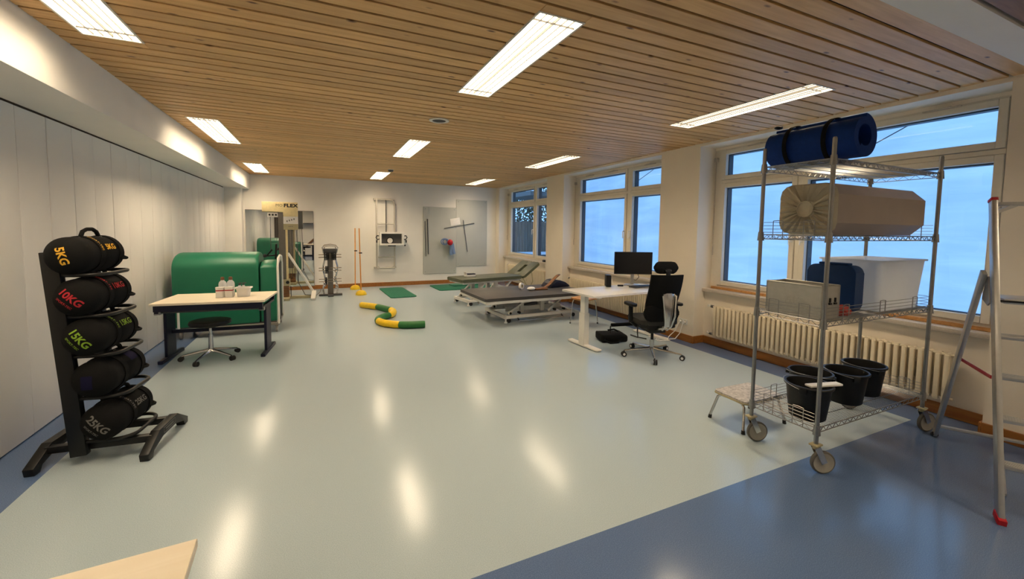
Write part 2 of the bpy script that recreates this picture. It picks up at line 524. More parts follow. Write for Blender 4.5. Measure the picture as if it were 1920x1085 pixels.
def lettering(body, size, fn, m, parent, name='lettering', bold=0.02, space=1.0):
    """flat print: the glyphs as a thin mesh, laid on the surface by fn(u, v) -> point"""
    cu = bpy.data.curves.new('text', 'FONT')
    cu.body = body; cu.size = size; cu.align_x = 'CENTER'; cu.align_y = 'CENTER'
    cu.offset = bold * size; cu.space_character = space; cu.resolution_u = 3
    to = bpy.data.objects.new('text', cu); COL.objects.link(to)
    dg = bpy.context.evaluated_depsgraph_get()
    ev = to.evaluated_get(dg)
    me = bpy.data.meshes.new_from_object(ev)
    bpy.data.objects.remove(to); bpy.data.curves.remove(cu)
    for v in me.vertices:
        v.co = fn(v.co.x, v.co.y)
    me.materials.clear(); me.materials.append(m)
    me.name = name
    o = bpy.data.objects.new(name, me); COL.objects.link(o)
    if parent is not None: o.parent = parent
    return o

AX_X = Matrix(((0, 0, 1, 0), (1, 0, 0, 0), (0, 1, 0, 0), (0, 0, 0, 1)))      # prism (u,v,h) -> (x=h, y=u, z=v)
AX_Y = Matrix(((1, 0, 0, 0), (0, 0, 1, 0), (0, 1, 0, 0), (0, 0, 0, 1)))      # prism (u,v,h) -> (x=u, y=h, z=v)
# ================================================================== SETTING
XL, XR, YF, ZC, YB = -2.017, 4.846, 11.70, 2.839, -2.6
XCL = -1.545                 # left edge of the plank ceiling
# ---- floor: pale field with a dark blue border
mb = MB()
def quad(mb, x0, x1, y0, y1, z):
    v = [mb.bm.verts.new(p) for p in ((x0, y0, z), (x1, y0, z), (x1, y1, z), (x0, y1, z))]
    return mb.bm.faces.new(v)
FX0, FX1, FY0 = -1.649, 4.653, 1.716
quad(mb, FX0, FX1, FY0, YF + .1, 0)
fl = struct('floor', mb, M['floor_light'])
fl.data.materials.append(M['floor_dark'])
bmf = bmesh.new(); bmf.from_mesh(fl.data)
class _T: pass
t_ = _T(); t_.bm = bmf
for r in ((XL - .2, FX0, YB, YF + .1), (FX0, FX1, YB, FY0), (FX1, XR + .5, YB, YF + .1)):
    f = quad(t_, r[0], r[1], r[2], r[3], 0); f.material_index = 1
bmesh.ops.recalc_face_normals(bmf, faces=bmf.faces)
for f in bmf.faces:
    if f.normal.z < 0: f.normal_flip()
bmf.to_mesh(fl.data); bmf.free()

# ---- ceiling: planks under dark battens, plain white beam across
mb = MB(); mb.bb(XL - .3, XR + .5, YB, YF + .1, ZC + .145, ZC + .18)
ceil = struct('ceiling', mb, M['gap'])
LROWS = [('nearest', 2.118, 3.668), ('middle', 5.886, 7.442), ('farthest', 9.60, 11.16)]
LCOLS = [('row beside the left soffit', -1.386, -1.066), ('centre row', 1.126, 1.437), ('row beside the windows', 3.668, 3.982)]
PITCH, GAP = 0.1342, 0.021
pm_cache = {}
def plank(x0, x1, y0, y1, m):
    key = (round(x1 - x0, 4), round(y1 - y0, 4), m)
    if key not in pm_cache:
        mb = MB(); mb.box((0, 0, 0), (x1 - x0, y1 - y0, .018), None, .002, 1)
        me = finish(mb.bm, 'plank'); me.materials.append(M[m]); pm_cache[key] = me
    o = bpy.data.objects.new('plank', pm_cache[key]); COL.objects.link(o); o.parent = ceil
    o.location = ((x0 + x1) / 2, (y0 + y1) / 2, ZC + .009 + random.uniform(-.001, .001))
y = 1.240
while y < YF - .02:
    ya, yb = y, min(y + PITCH - GAP, YF)
    hit = [r for r in LROWS if r[1] + .004 < yb and r[2] - .004 > ya]
    if not hit:
        plank(XCL, XR, ya, yb, 'pine')
    else:
        la, lb = hit[0][1] + .006, hit[0][2] - .006
        xs = [XCL] + [v for c_ in LCOLS for v in (c_[1] + .006, c_[2] - .006)] + [XR]
        for q in range(0, 8, 2): plank(xs[q], xs[q + 1], ya, yb, 'pine')
        for q in (1, 3, 5):
            if la - ya > .008: plank(xs[q], xs[q + 1], ya, la, 'pine')
            if yb - lb > .008: plank(xs[q], xs[q + 1], lb, yb, 'pine')
    y += PITCH
y = 1.03 - PITCH
while y > YB:
    if -.115 + .0 > y or True:
        ya, yb = y, y + PITCH - GAP
        if yb < -.11 or ya < -.11:
            xs = [XCL] + [v for c_ in LCOLS for v in (c_[1] + .006, c_[2] - .006)] + [XR]
            for q in range(0, 8, 2): plank(xs[q], xs[q + 1], ya, yb, 'pine_dark')
            if yb > -.106:
                for q in (1, 3, 5): plank(xs[q], xs[q + 1], -.106, yb, 'pine_dark')
        else:
            plank(XCL, XR, ya, yb, 'pine_dark')
    y -= PITCH
mb = MB(); mb.bb(XCL, XR, 1.031, 1.236, ZC - .006, ZC + .18)
struct('trim_2', mb, M['wall'])

# ---- left: folding partition under a boxed soffit
mb = MB(); mb.bb(XL - .16, XL - .05, YB, YF, 0, 2.49)
wl = struct('wall_left', mb, M['gap'])
mb = MB(); mb.box((0, 0, 0), (.05, .373, 2.462), None, .006, 2)
pn = finish(mb.bm, 'panel'); pn.materials.append(M['partition'])
y = 4.308 - .3787 * 9
while y < 11.3:
    o = bpy.data.objects.new('panel', pn); COL.objects.link(o); o.parent = wl
    o.location = (XL - .025 + random.uniform(-.0015, .0015), y + .189, 1.240)
    y += .3787
mb = MB()
mb.prism([(XL - .2, 2.487), (-1.556, 2.487), (-1.553, 2.50), (XCL, ZC + .18), (XL - .2, ZC + .18)], YB, YF + .02, AX_Y)
struct('trim_1', mb, M['wall'])
mb = MB(); mb.bb(XL - .03, XL - .004, 1.0, 11.4, 2.474, 2.487)
struct('trim_3', mb, M['gap'])
# ---- far wall with a shallow pilaster in the corner, back wall
mb = MB(); mb.bb(XL - .2, XR + .5, YF, YF + .15, 0, ZC + .18); mb.bb(XL - .1, -1.69, 11.44, YF + .01, 0, 2.487)
struct('wall_far', mb, M['wall'])
mb = MB(); mb.bb(XL - .2, XR + .5, YB - .15, YB, 0, ZC + .18)
struct('wall_back', mb, M['wall'])
mb = MB(); mb.bb(-1.69, XR, YF - .018, YF, 0, .105, .004, 1)
struct('baseboard_far', mb, M['skirting'])
# ---- right wall: pillars, parapets, lintel
BAYS = [(8.58, 11.45), (4.964, 7.83), (1.352, 4.234)]
PIL = [(YB, 1.352), (4.234, 4.964), (7.83, 8.58), (11.45, YF + .1)]
for a, b in PIL:
    mb = MB(); mb.bb(XR, XR + .5, a, b, 0, ZC + .18); struct('wall_right', mb, M['warm_wall'])
for a, b in BAYS:
    mb = MB(); mb.bb(5.05, XR + .5, a, b, 0, .79); struct('wall_right', mb, M['warm_wall'])
    mb = MB(); mb.bb(5.15, XR + .5, a, b, 2.765, 2.80); struct('wall_right', mb, M['warm_wall'])
    mb = MB(); mb.bb(XR, XR + .5, a, b, 2.80, ZC + .18); struct('wall_right', mb, M['warm_wall'])
mb = MB()
for a, b in PIL:
    mb.bb(XR - .018, XR, a, b, 0, .105, .004, 1)
for a, b in BAYS:
    mb.bb(5.032, 5.05, a, b, 0, .105, .004, 1)
    mb.bb(XR - .018, 5.05, b - .0, b - .018, 0, .105, .004, 1)
    mb.bb(XR - .018, 5.05, a, a + .018, 0, .105, .004, 1)
struct('baseboard_right', mb, M['skirting'])

# ---- windows
def window(idx, y0, y1, spans, handles, brown):
    w = struct('window_%d' % idx)
    zs = ((.92, 2.23), (2.40, 2.69))
    Z0, Z1 = .80, 2.765
    S = .062
    mb = MB()
    X0, X1 = 5.15, 5.215
    ys = sorted([(a - S, b + S) for a, b in spans])
    mb.bb(X0, X1, y0, ys[0][0], Z0, Z1, .004, 1); mb.bb(X0, X1, ys[1][1], y1, Z0, Z1, .004, 1)
    mb.bb(X0, X1, ys[0][1], ys[1][0], Z0, Z1, .004, 1)
    for a, b in ys:
        mb.bb(X0, X1, a, b, Z0, zs[0][0] - S, .003, 1)
        mb.bb(X0, X1, a, b, zs[0][1] + S, zs[1][0] - S, .003, 1)
        mb.bb(X0, X1, a, b, zs[1][1] + S, Z1, .003, 1)
    obj('frame', mb, M['frame'], w)
    for a, b in ys:
        for (za, zb) in zs:
            mb = MB(); e = .008
            A, B, ZA, ZB = a + .002, b - .002, za - S + .002, zb + S - .002
            mb.bb(X0 - .016, X1, A, a + S, ZA, ZB, .004, 1); mb.bb(X0 - .016, X1, b - S, B, ZA, ZB, .004, 1)
            mb.bb(X0 - .016, X1, a + S - .001, b - S + .001, ZA, za, .004, 1); mb.bb(X0 - .016, X1, a + S - .001, b - S + .001, zb, ZB, .004, 1)
            sash = obj('sash', mb, M['frame'], w)
            mb = MB(); mb.bm.faces.new([mb.bm.verts.new(p) for p in ((5.18, a + S - .004, za - .004), (5.18, a + S - .004, zb + .004), (5.18, b - S + .004, zb + .004), (5.18, b - S + .004, za - .004))])
            obj('pane', mb, M['glass'], sash)
            mb = MB(); g = .012
            mb.bb(5.19, 5.27, b - S - g, b - S + .03, za - .03, zb + .03); mb.bb(5.19, 5.27, a + S - .03, a + S + g, za - .03, zb + .03)
            mb.bb(5.19, 5.27, a + S, b - S, zb - g, zb + .03); mb.bb(5.19, 5.25, a + S, b - S, za - .03, za + g * .6)
            obj('outer_rebate', mb, M['dark_frame'], sash)
            if za < 1:
                for hy in [h for h in handles if a <= h <= b]:
                    mb = MB(); mb.bb(X0 - .024, X0 - .014, hy - .014, hy + .014, 1.50, 1.62, .003, 1)
                    mb.tube([(X0 - .02, hy, 1.60), (X0 - .055, hy, 1.60), (X0 - .06, hy, 1.59), (X0 - .06, hy, 1.47)], .009, 8)
                    obj('handle', mb, M['white_metal'], sash)
            else:
                mb = MB(); c = (a + b) / 2
                for q in ((c - .38, c + .38) if b - a > 1.2 else (c,)):
                    mb.bb(X0 - .035, X0 - .002, q - .13, q + .13, 2.742, 2.757, .003, 1)
                    mb.bar((X0 - .03, q + .05, 2.75), (X0 - .07, q - .08, 2.75), .012, .012)
                obj('opener_arm', mb, M['sill'], sash)
    mb = MB(); mb.bb(4.985, 5.16, y0 + .002, y1 - .002, .755, .80, .006, 2)
    obj('sill', mb, M['sill'], w)
    if brown:
        mb = MB(); mb.bb(5.105, 5.149, y0 + .05, y1 - .05, .80, .832, .004, 1)
        obj('sill_strip', mb, M['ply'], w)
    mb = MB(); yy = y1 - .045
    mb.tube([(5.115, yy, 2.62), (5.115, yy, 1.42)], .006, 8); mb.tube([(5.115, yy, 1.42), (5.09, yy - .02, 1.40), (5.09, yy - .02, 1.28)], .008, 8)
    mb.bb(5.10, 5.15, yy - .02, yy + .02, 2.60, 2.66, .004, 1)
    obj('crank_rod', mb, M['sill'], w)
    return w
window(1, 8.58, 11.45, [(8.74, 9.60), (9.80, 11.22)], [9.83 - .05], False)
window(2, 4.964, 7.83, [(5.09, 5.95), (6.16, 7.61)], [6.13, 5.98], False)
window(3, 1.352, 4.234, [(1.50, 2.96), (3.14, 4.05)], [2.99, 3.11], True)

# ================================================================== WHAT STANDS OUTSIDE
mb = MB()
ny, nz_ = 60, 24
vs = [[mb.bm.verts.new((5.95 + .05 * math.sin(j * .9 + i * .23) * math.sin(i * .31) + .02 * math.sin(i * 1.7), .7 + 8.4 * i / ny, -.2 + 4.4 * j / nz_)) for j in range(nz_ + 1)] for i in range(ny + 1)]
for i in range(ny):
    for j in range(nz_):
        mb.bm.faces.new((vs[i][j], vs[i + 1][j], vs[i + 1][j + 1], vs[i][j + 1]))
sh = thing('protective_sheet', 'bluish translucent sheeting hung outside the two nearer windows', 'sheet', (0, 0, 0))
obj('sheeting', mb, M['sheet'], sh)
mb = MB()
mb.tube([(5.88, 3.6, 2.2), (5.88, 1.0, 3.5)], .006, 6); mb.tube([(5.88, 7.2, 2.4), (5.88, 4.9, 3.35)], .006, 6)
obj('tie_line', mb, M['dark_grey'], sh)
mb = MB(); mb.bb(5.4, 16, 8.5, 26, -.5, -.3)
struct('ground', mb, M['soil'])
fe = thing('board_fence', 'weathered vertical board fence outside the farthest window', 'fence', (0, 0, 0))
for i in range(46):
    mb = MB(); mb.bb(6.0 + i * .15, 6.138 + i * .15, 16.6, 16.63, -.3, 1.95 + random.uniform(-.03, .03), .004, 1)
    obj('board', mb, M['fence'], fe)
mb = MB(); mb.bb(6.0, 12.9, 16.64, 16.7, .3, .42); mb.bb(6.0, 12.9, 16.64, 16.7, 1.5, 1.62)
obj('rail', mb, M['fence'], fe)
lg = thing('terrace_wall', 'low dark wall with a pale capping outside the farthest window', 'wall', (0, 0, 0))
mb = MB(); mb.bb(7.2, 11.5, 14.2, 14.45, -.3, .62); obj('wall_body', mb, M['dark_grey'], lg)
mb = MB(); mb.bb(7.0, 11.5, 14.05, 14.9, .62, .69, .01); obj('capping', mb, M['snow'], lg)
cp = thing('carport', 'dark flat roofed carport beyond the farthest window', 'carport', (0, 0, 0))
mb = MB(); mb.bb(7.0, 11.0, 13.6, 16.2, 2.86, 3.02); obj('roof', mb, M['dark_grey'], cp)
for px_, py_ in ((7.15, 16.0), (10.8, 16.0)):
    mb = MB(); mb.bb(px_ - .05, px_ + .05, py_ - .05, py_ + .05, -.3, 2.86); obj('post', mb, M['bark'], cp)
for (tx, ty, hh, lab) in ((7.9, 18.4, 4.2, 'dark leafy tree outside the farthest window, nearer its left edge'), (11.3, 19.2, 4.6, 'dark leafy tree outside the farthest window, nearer its right edge')):
    tr = thing('tree', lab, 'tree', (tx, ty, -.3))
    mb = MB(); mb.tube([(0, 0, 0), (.05, .02, 1.4), (-.03, .03, 2.6), (.04, 0, hh)], [.13, .11, .08, .02], 8)
    for q in range(7):
        a = q * 2.4; z = 1.5 + q * .35
        mb.tube([(0, 0, z), (.5 * math.cos(a), .5 * math.sin(a), z + .35), (1.05 * math.cos(a), 1.05 * math.sin(a), z + .5)], [.045, .03, .008], 6)
    obj('trunk', mb, M['bark'], tr)
    mb = MB()
    for q in range(2800):
        a, e_, rr = random.uniform(0, 2 * PI), random.uniform(-1, 1), random.uniform(.3, 1) ** .5 * 1.55
        p = Vector((rr * math.cos(a) * math.sqrt(1 - e_ * e_), rr * math.sin(a) * math.sqrt(1 - e_ * e_), 2.7 + e_ * rr * 1.05))
        r = Euler((random.uniform(0, PI), random.uniform(0, PI), random.uniform(0, PI))).to_matrix()
        s_ = random.uniform(.05, .10)
        vv = [mb.bm.verts.new(p + r @ Vector(c) * s_) for c in ((-1, 0, 0), (0, -.5, .1), (1, 0, 0), (0, .5, .1))]
        mb.bm.faces.new(vv)
    lf = obj('foliage', mb, M['leaf'], tr, smooth=False); lf['kind'] = 'stuff'

# ================================================================== CEILING LIGHTS
def make_light(label, x0, x1, y0, y1):
    w_, l_ = x1 - x0, y1 - y0
    t = thing('ceiling_light', label, 'ceiling light', ((x0 + x1) / 2, (y0 + y1) / 2, ZC), 0, 'recessed fluorescent ceiling lights')
    mb = MB(); f = .013; h = .026
    mb.bb(-w_ / 2, w_ / 2, -l_ / 2, -l_ / 2 + f, -.005, .002); mb.bb(-w_ / 2, w_ / 2, l_ / 2 - f, l_ / 2, -.005, .002)
    mb.bb(-w_ / 2, -w_ / 2 + f, -l_ / 2 + f, l_ / 2 - f, -.005, .002); mb.bb(w_ / 2 - f, w_ / 2, -l_ / 2 + f, l_ / 2 - f, -.005, .002)
    obj('frame', mb, M['lamp_frame'], t)
    mb = MB(); g = .010; e_ = .004
    mb.bb(-w_ / 2 + g, w_ / 2 - g, -l_ / 2 + g, -l_ / 2 + g + e_, .0, h + .02); mb.bb(-w_ / 2 + g, w_ / 2 - g, l_ / 2 - g - e_, l_ / 2 - g, .0, h + .02)
    mb.bb(-w_ / 2 + g, -w_ / 2 + g + e_, -l_ / 2 + g, l_ / 2 - g, .0, h + .02); mb.bb(w_ / 2 - g - e_, w_ / 2 - g, -l_ / 2 + g, l_ / 2 - g, .0, h + .02)
    mb.bb(-w_ / 2 + g, w_ / 2 - g, -l_ / 2 + g, l_ / 2 - g, h + .016, h + .022)
    obj('housing', mb, M['lamp_frame'], t)
    for s_ in (-1, 1):
        mb = MB(); c = s_ * (w_ / 2 - f) / 2
        mb.box((c, 0, h), (w_ / 2 - f - .006, l_ - 2 * f - .004, .004))
        obj('diffuser', mb, M['lamp'], t)
    mb = MB(); mb.box((0, 0, h / 2 - .002), (.005, l_ - 2 * f - .004, h - .006))
    obj('divider', mb, M['louvre'], t)
    for s_ in (-1, 1):
        for q in (.33, .66):
            mb = MB(); mb.box((s_ * (w_ / 2 - f) * q, 0, .004), (.0034, l_ - 2 * f - .004, .010))
            obj('louvre_blade', mb, M['louvre'], t)
    for q in (-1, 1):
        mb = MB(); mb.box((0, q * (l_ / 2 - f - .09), .004), (w_ - 2 * f - .004, .004, .010))
        obj('louvre_blade', mb, M['louvre'], t)
    return t
for rn, a, b in LROWS:
    for cn, x0, x1 in LCOLS:
        make_light('lit rectangular ceiling light, %s of the three in the %s' % (rn, cn), x0, x1, a, b)
for (cn, x0, x1) in LCOLS:  # extra row out of view, added to brighten the near right side
    make_light('added unseen ceiling light behind the white beam, continuing the %s' % cn, x0, x1, -1.65, -.10)
# round grille in the ceiling, small detector
t = thing('ceiling_speaker', 'round dark ceiling grille with pale ring between the lights', 'speaker', (1.235, 4.70, ZC))
mb = MB(); mb.lathe([(.112, 0), (.112, -.010), (.10, -.014), (.078, -.012), (.076, -.004), (.076, 0)], 32); obj('ring', mb, M['lamp_frame'], t)
mb = MB(); mb.lathe([(0, -.007), (.077, -.007), (.077, -.002)], 32)
obj('grille', mb, M['grille'], t)
t = thing('smoke_detector', 'small round detector on the plank ceiling near the far wall', 'detector', (1.36, 9.15, ZC))
mb = MB(); mb.lathe([(.055, 0), (.055, -.02), (.045, -.045), (0, -.05)], 20); obj('housing', mb, M['dark_grey'], t)
mb = MB(); mb.lathe([(.062, 0), (.062, -.012), (.055, -.012)], 20); obj('base_ring', mb, M['lamp_frame'], t)

# ================================================================== RADIATORS
def radiator(label, y0, y1, z0, z1, pitch, xc):
    t = thing('radiator', label, 'radiator', (xc, y0, 0), 0, 'cream column radiators under the windows')
    n = int(round((y1 - y0) / pitch))
    h = z1 - z0
    mb = MB()
    wd = pitch * .62
    mb.box((-.022, 0, h / 2), (.036, wd, h - .05), None, wd * .3, 2)
    mb.box((.025, 0, h / 2), (.036, wd, h - .05), None, wd * .3, 2)
    mb.cyl((-.030, 0, h - .03), (.030, 0, h - .03), wd * .55, None, 8)
    mb.cyl((-.030, 0, .03), (.030, 0, .03), wd * .62, None, 8)
    me = finish(mb.bm, 'section'); me.materials.append(M['radiator'])
    for i in range(n):
        o = bpy.data.objects.new('section', me); COL.objects.link(o); o.parent = t
        o.location = (0, (i + .5) * pitch, z0)
    mb = MB()
    for z in (z0 + .03, z1 - .03):
        mb.cyl((0, -.02, z), (0, y1 - y0 + .02, z), .013, None, 10)
    obj('header_pipe', mb, M['radiator'], t)
    L_ = y1 - y0
    mb = MB(); mb.tube([(.0, L_, z1 - .03), (0, L_ + .06, z1 - .03), (.0, L_ + .10, z1 - .03), (.05, L_ + .135, z1 - .03), (.082, L_ + .14, z1 - .03)], .011, 8)
    mb.tube([(0, L_, z0 + .03), (0, L_ + .10, z0 + .03), (.05, L_ + .135, z0 + .03), (.082, L_ + .14, z0 + .03)], .011, 8)
    obj('pipe', mb, M['white_metal'], t)
    mb = MB(); mb.cyl((0, L_ + .015, z1 - .03), (0, L_ + .05, z1 - .03), .02, None, 12)
    mb.cyl((0, L_ + .02, z0 + .03), (0, L_ + .06, z0 + .03), .016, None, 12)
    obj('valve', mb, M['dark_grey'], t)
    mb = MB()
    for yy in (.25, L_ - .25):
        mb.bb(.0, 5.049 - xc, yy - .012, yy + .012, z0 + .12, z0 + .15)
        mb.bb(.0, 5.049 - xc, yy - .012, yy + .012, z1 - .15, z1 - .12)
    obj('bracket', mb, M['radiator'], t)
    return t
radiator('cream column radiator under the nearest window, behind the wire shelving', 1.585, 3.985, .155, .60, .0586, 4.955)
radiator('cream column radiator under the middle window, behind the white desk', 5.30, 7.66, .10, .58, .047, 4.955)
radiator('cream column radiator under the farthest window, behind the green treatment couch', 8.80, 10.95, .10, .60, .047, 4.955)
# ================================================================== WIRE SHELVING AT THE WINDOW
RX0, RX1, RY0, RY1 = 3.0, 4.45, 1.58, 2.04
sx, sy = (RX0 + RX1) / 2, (RY0 + RY1) / 2
hx, hy = (RX1 - RX0) / 2, (RY1 - RY0) / 2
SHELF = [.31, 1.03, 1.60, 2.10]
rk = thing('wire_shelving', 'tall chrome wire shelving on casters standing before the nearest window', 'shelving', (sx, sy, 0))
for ax in (-1, 1):
    for ay in (-1, 1):
        mb = MB(); mb.cyl((ax * hx, ay * hy, .205), (ax * hx, ay * hy, 2.225), .0135, None, 14)
        mb.cyl((ax * hx, ay * hy, 2.225), (ax * hx, ay * hy, 2.235), .0135, .009, 14)
        for z in [i * .12 + .3 for i in range(16)]:
            mb.cyl((ax * hx, ay * hy, z), (ax * hx, ay * hy, z + .003), .0141, None, 14)
        obj('post', mb, M['steel'], rk)
        cs = obj('caster', MB().box((ax * hx, ay * hy, .198), (.07, .055, .012), None, .004).cyl((ax * hx, ay * hy, .17), (ax * hx, ay * hy, .20), .02, .016), M['cream_dull'], rk)
        an = {(-1, -1): -.50, (-1, 1): -.42, (1, -1): -.30, (1, 1): 2.6}[(ax, ay)]
        d = Vector((math.cos(an), math.sin(an), 0)); nrm = Vector((-d.y, d.x, 0))
        c0 = Vector((ax * hx, ay * hy, .078)) + d * .05
        mb = MB()
        for s_ in (-1, 1):
            q = nrm * s_ * .022
            mb.bar(c0 + q, Vector((ax * hx, ay * hy, .185)) + q, .004, .038)
        obj('fork', mb, M['chrome'], cs)
        mb = MB(); q = nrm.to_track_quat('Z', 'Y').to_matrix().to_4x4()
        mb.lathe([(.060, -.012), (.069, -.014), (.0765, -.010), (.078, 0), (.0765, .010), (.069, .014), (.060, .012)], 28, Matrix.Translation(c0) @ q)
        obj('tyre', mb, M['tyre_grey'], cs)
        mb = MB(); mb.lathe([(0, -.018), (.012, -.018), (.014, -.012), (.054, -.010), (.066, -.0150), (.066, .0150), (.054, .010), (.014, .012), (.012, .018), (0, .018)], 28, Matrix.Translation(c0) @ q)
        obj('hub', mb, M['wheel_grey'], cs)
for si, z in enumerate(SHELF):
    mb = MB(); r = .0035
    for zz in (z, z - .032):
        for ay in (-1, 1): mb.tube([(-hx, ay * hy, zz), (hx, ay * hy, zz)], r, 6)
        for ax in (-1, 1): mb.tube([(ax * hx, -hy, zz), (ax * hx, hy, zz)], r, 6)
    for ay in (-1, 1):
        n = 40
        mb.tube([(-hx + 2 * hx * i / n, ay * hy, z - .032 * (i % 2)) for i in range(n + 1)], .0025, 5)
    for ax in (-1, 1):
        n = 12
        mb.tube([(ax * hx, -hy + 2 * hy * i / n, z - .032 * (i % 2)) for i in range(n + 1)], .0025, 5)
    shf = obj('shelf', mb, M['steel'], rk)
    mb = MB(); n = 56
    for i in range(1, n):
        x = -hx + 2 * hx * i / n
        mb.tube([(x, -hy, z + .002), (x, hy, z + .002)], .0019, 4)
    for yy in (-hy * .5, 0, hy * .5):
        mb.tube([(-hx, yy, z - .003), (hx, yy, z - .003)], .003, 5)
    dk = obj('deck_wires', mb, M['steel'], shf); dk['kind'] = 'stuff'
    for ax in (-1, 1):
        for ay in (-1, 1):
            mb = MB(); mb.cyl((ax * hx, ay * hy, z - .045), (ax * hx, ay * hy, z + .02), .023, .018, 14)
            obj('collar', mb, M['steel'], rk)
    def ledge(p0, p1, nposts):
        p0, p1 = Vector(p0), Vector(p1); mb = MB()
        for k in range(4):
            zz = z + .018 + .024 * k
            mb.tube([(p0.x, p0.y, zz), (p1.x, p1.y, zz)], .0022, 5)
        for k in range(nposts):
            f = (k + .5) / nposts
            for e in (-.035, .035):
                q = p0 + (p1 - p0) * f + (p1 - p0).normalized() * e
                mb.tube([(q.x, q.y, z - .034), (q.x, q.y, z + .10)], .003, 5)
            q = p0 + (p1 - p0) * f; dd = (p1 - p0).normalized() * .035
            mb.tube([(q.x - dd.x, q.y - dd.y, z + .10), (q.x, q.y, z + .103), (q.x + dd.x, q.y + dd.y, z + .10)], .003, 5)
        obj('ledge', mb, M['steel'], shf)
    lf_ = ((-hx, -hy + .02, 0), (-hx, hy - .02, 0)); rt_ = ((hx, -hy + .02, 0), (hx, hy - .02, 0))
    if si == 0: ledge(*lf_, 2); ledge(*rt_, 2); ledge((-hx + .02, hy, 0), (hx - .02, hy, 0), 3)
    if si == 1: ledge(*lf_, 2); ledge(*rt_, 2); ledge((-hx + .02, -hy, 0), (hx - .02, -hy, 0), 3)
    if si == 2: ledge(*lf_, 2); ledge(*rt_, 2)

# rolled mat lying across the top shelf
rm = thing('rolled_gym_mat', 'dark blue rolled exercise mat with two black straps lying on the wire shelving', 'mat', (3.24, 1.83, 2.105))
Rr = .152
mb = MB(); y0, y1 = -.30, .29
turns = 2.6; n = 110
outer, inner = [], []
for i in range(n + 1):
    a = 2 * PI * turns * i / n
    rr = .075 + (Rr - .075 - .018) * i / n
    ca, sa = math.cos(a - 2.2), math.sin(a - 2.2)
    outer.append(((rr + .012) * ca, Rr + (rr + .012) * sa)); inner.append(((rr - .012) * ca, Rr + (rr - .012) * sa))
def strip(mb, A, B, h0, h1):
    va = [[mb.bm.verts.new((p[0], h, p[1])) for h in (h0, h1)] for p in A]
    vb = [[mb.bm.verts.new((p[0], h, p[1])) for h in (h0, h1)] for p in B]
    for i in range(len(A) - 1):
        for P_ in (va, vb):
            mb.bm.faces.new((P_[i][0], P_[i + 1][0], P_[i + 1][1], P_[i][1]))
        for k in (0, 1):
            mb.bm.faces.new((va[i][k], va[i + 1][k], vb[i + 1][k], vb[i][k]))
    for i in (0, -1):
        mb.bm.faces.new((va[i][0], va[i][1], vb[i][1], vb[i][0]))
strip(mb, outer, inner, y0, y1)
obj('mat_roll', mb, M['blue_mat'], rm)
for yy in (-.13, .13):
    mb = MB()
    ring = [((Rr + .0) * math.cos(2 * PI * k / 40), (Rr) * math.sin(2 * PI * k / 40)) for k in range(40)]
    mb.lathe([(Rr - .002, -.014), (Rr + .004, -.014), (Rr + .004, .014), (Rr - .002, .014)], 40, Matrix.Translation((0, yy, Rr - .004)) @ Matrix.Rotation(PI / 2, 4, 'X'))
    obj('strap', mb, M['black_fabric'], rm)
mb = MB(); mb.sph((-.02, .262, 2 * Rr + .012), .022, (1.6, 1.2, .6)); obj('buckle', mb, M['black_plastic'], rm)

# wrapped bolster on the second shelf
bo = thing('wrapped_bolster', 'taupe square bolster with gathered round end on the upper wire shelf', 'bolster', (3.675, 1.775, 1.606))
W_, H_, CC = .185, .352, .08
def octo(sc, x, ns=1):
    base = rrect(-W_, W_, 0, H_, CC, ns)
    per = []
    N = len(base)
    for i in range(N):
        a, b = Vector(base[i]), Vector(base[(i + 1) % N])
        m_ = 12 if (i % (ns + 1)) == ns else 6 // ns
        for k in range(m_): per.append(a.lerp(b, k / m_))
    c = Vector((0, H_ / 2))
    return [mb.bm.verts.new((x, (c + (p - c) * sc)[0], (c + (p - c) * sc)[1])) for p in per]
mb = MB()
rings = [octo(.998, -.575), octo(1.0, -.50), octo(1.0, .58), octo(.985, .60), octo(.93, .612)]
for A, B in zip(rings, rings[1:]):
    for i in range(72): mb.bm.faces.new((A[i], A[(i + 1) % 72], B[(i + 1) % 72], B[i]))
mb.bm.faces.new(rings[-1])
obj('cover', mb, M['taupe'], bo)
mb = MB()
rings = []
for sc, x in ((1.0, -.575), (.985, -.597), (.94, -.606), (.75, -.612), (.5, -.610), (.30, -.604)):
    R_ = octo(sc, x, 3)
    if sc < .99:
        amp = .012 * min(1, (1 - sc) * 6)
        for i, v in enumerate(R_): v.co.x += amp * math.sin(i * 2 * PI * 24 / 72 + .5 * math.sin(i * .7))
    rings.append(R_)
for A, B in zip(rings, rings[1:]):
    for i in range(72): mb.bm.faces.new((A[i], A[(i + 1) % 72], B[(i + 1) % 72], B[i]))
mb.bm.faces.new(rings[-1])
obj('gathered_end', mb, M['beige_cloth'], bo)
mb = MB(); mb.lathe([(0, 0), (.045, 0), (.050, .004), (.050, .010), (.055, .010), (.058, 0)], 28, Matrix.Translation((-.606, 0, H_ / 2)) @ Matrix.Rotation(-PI / 2, 4, 'Y'))
obj('end_disc', mb, M['beige_cloth'], bo)

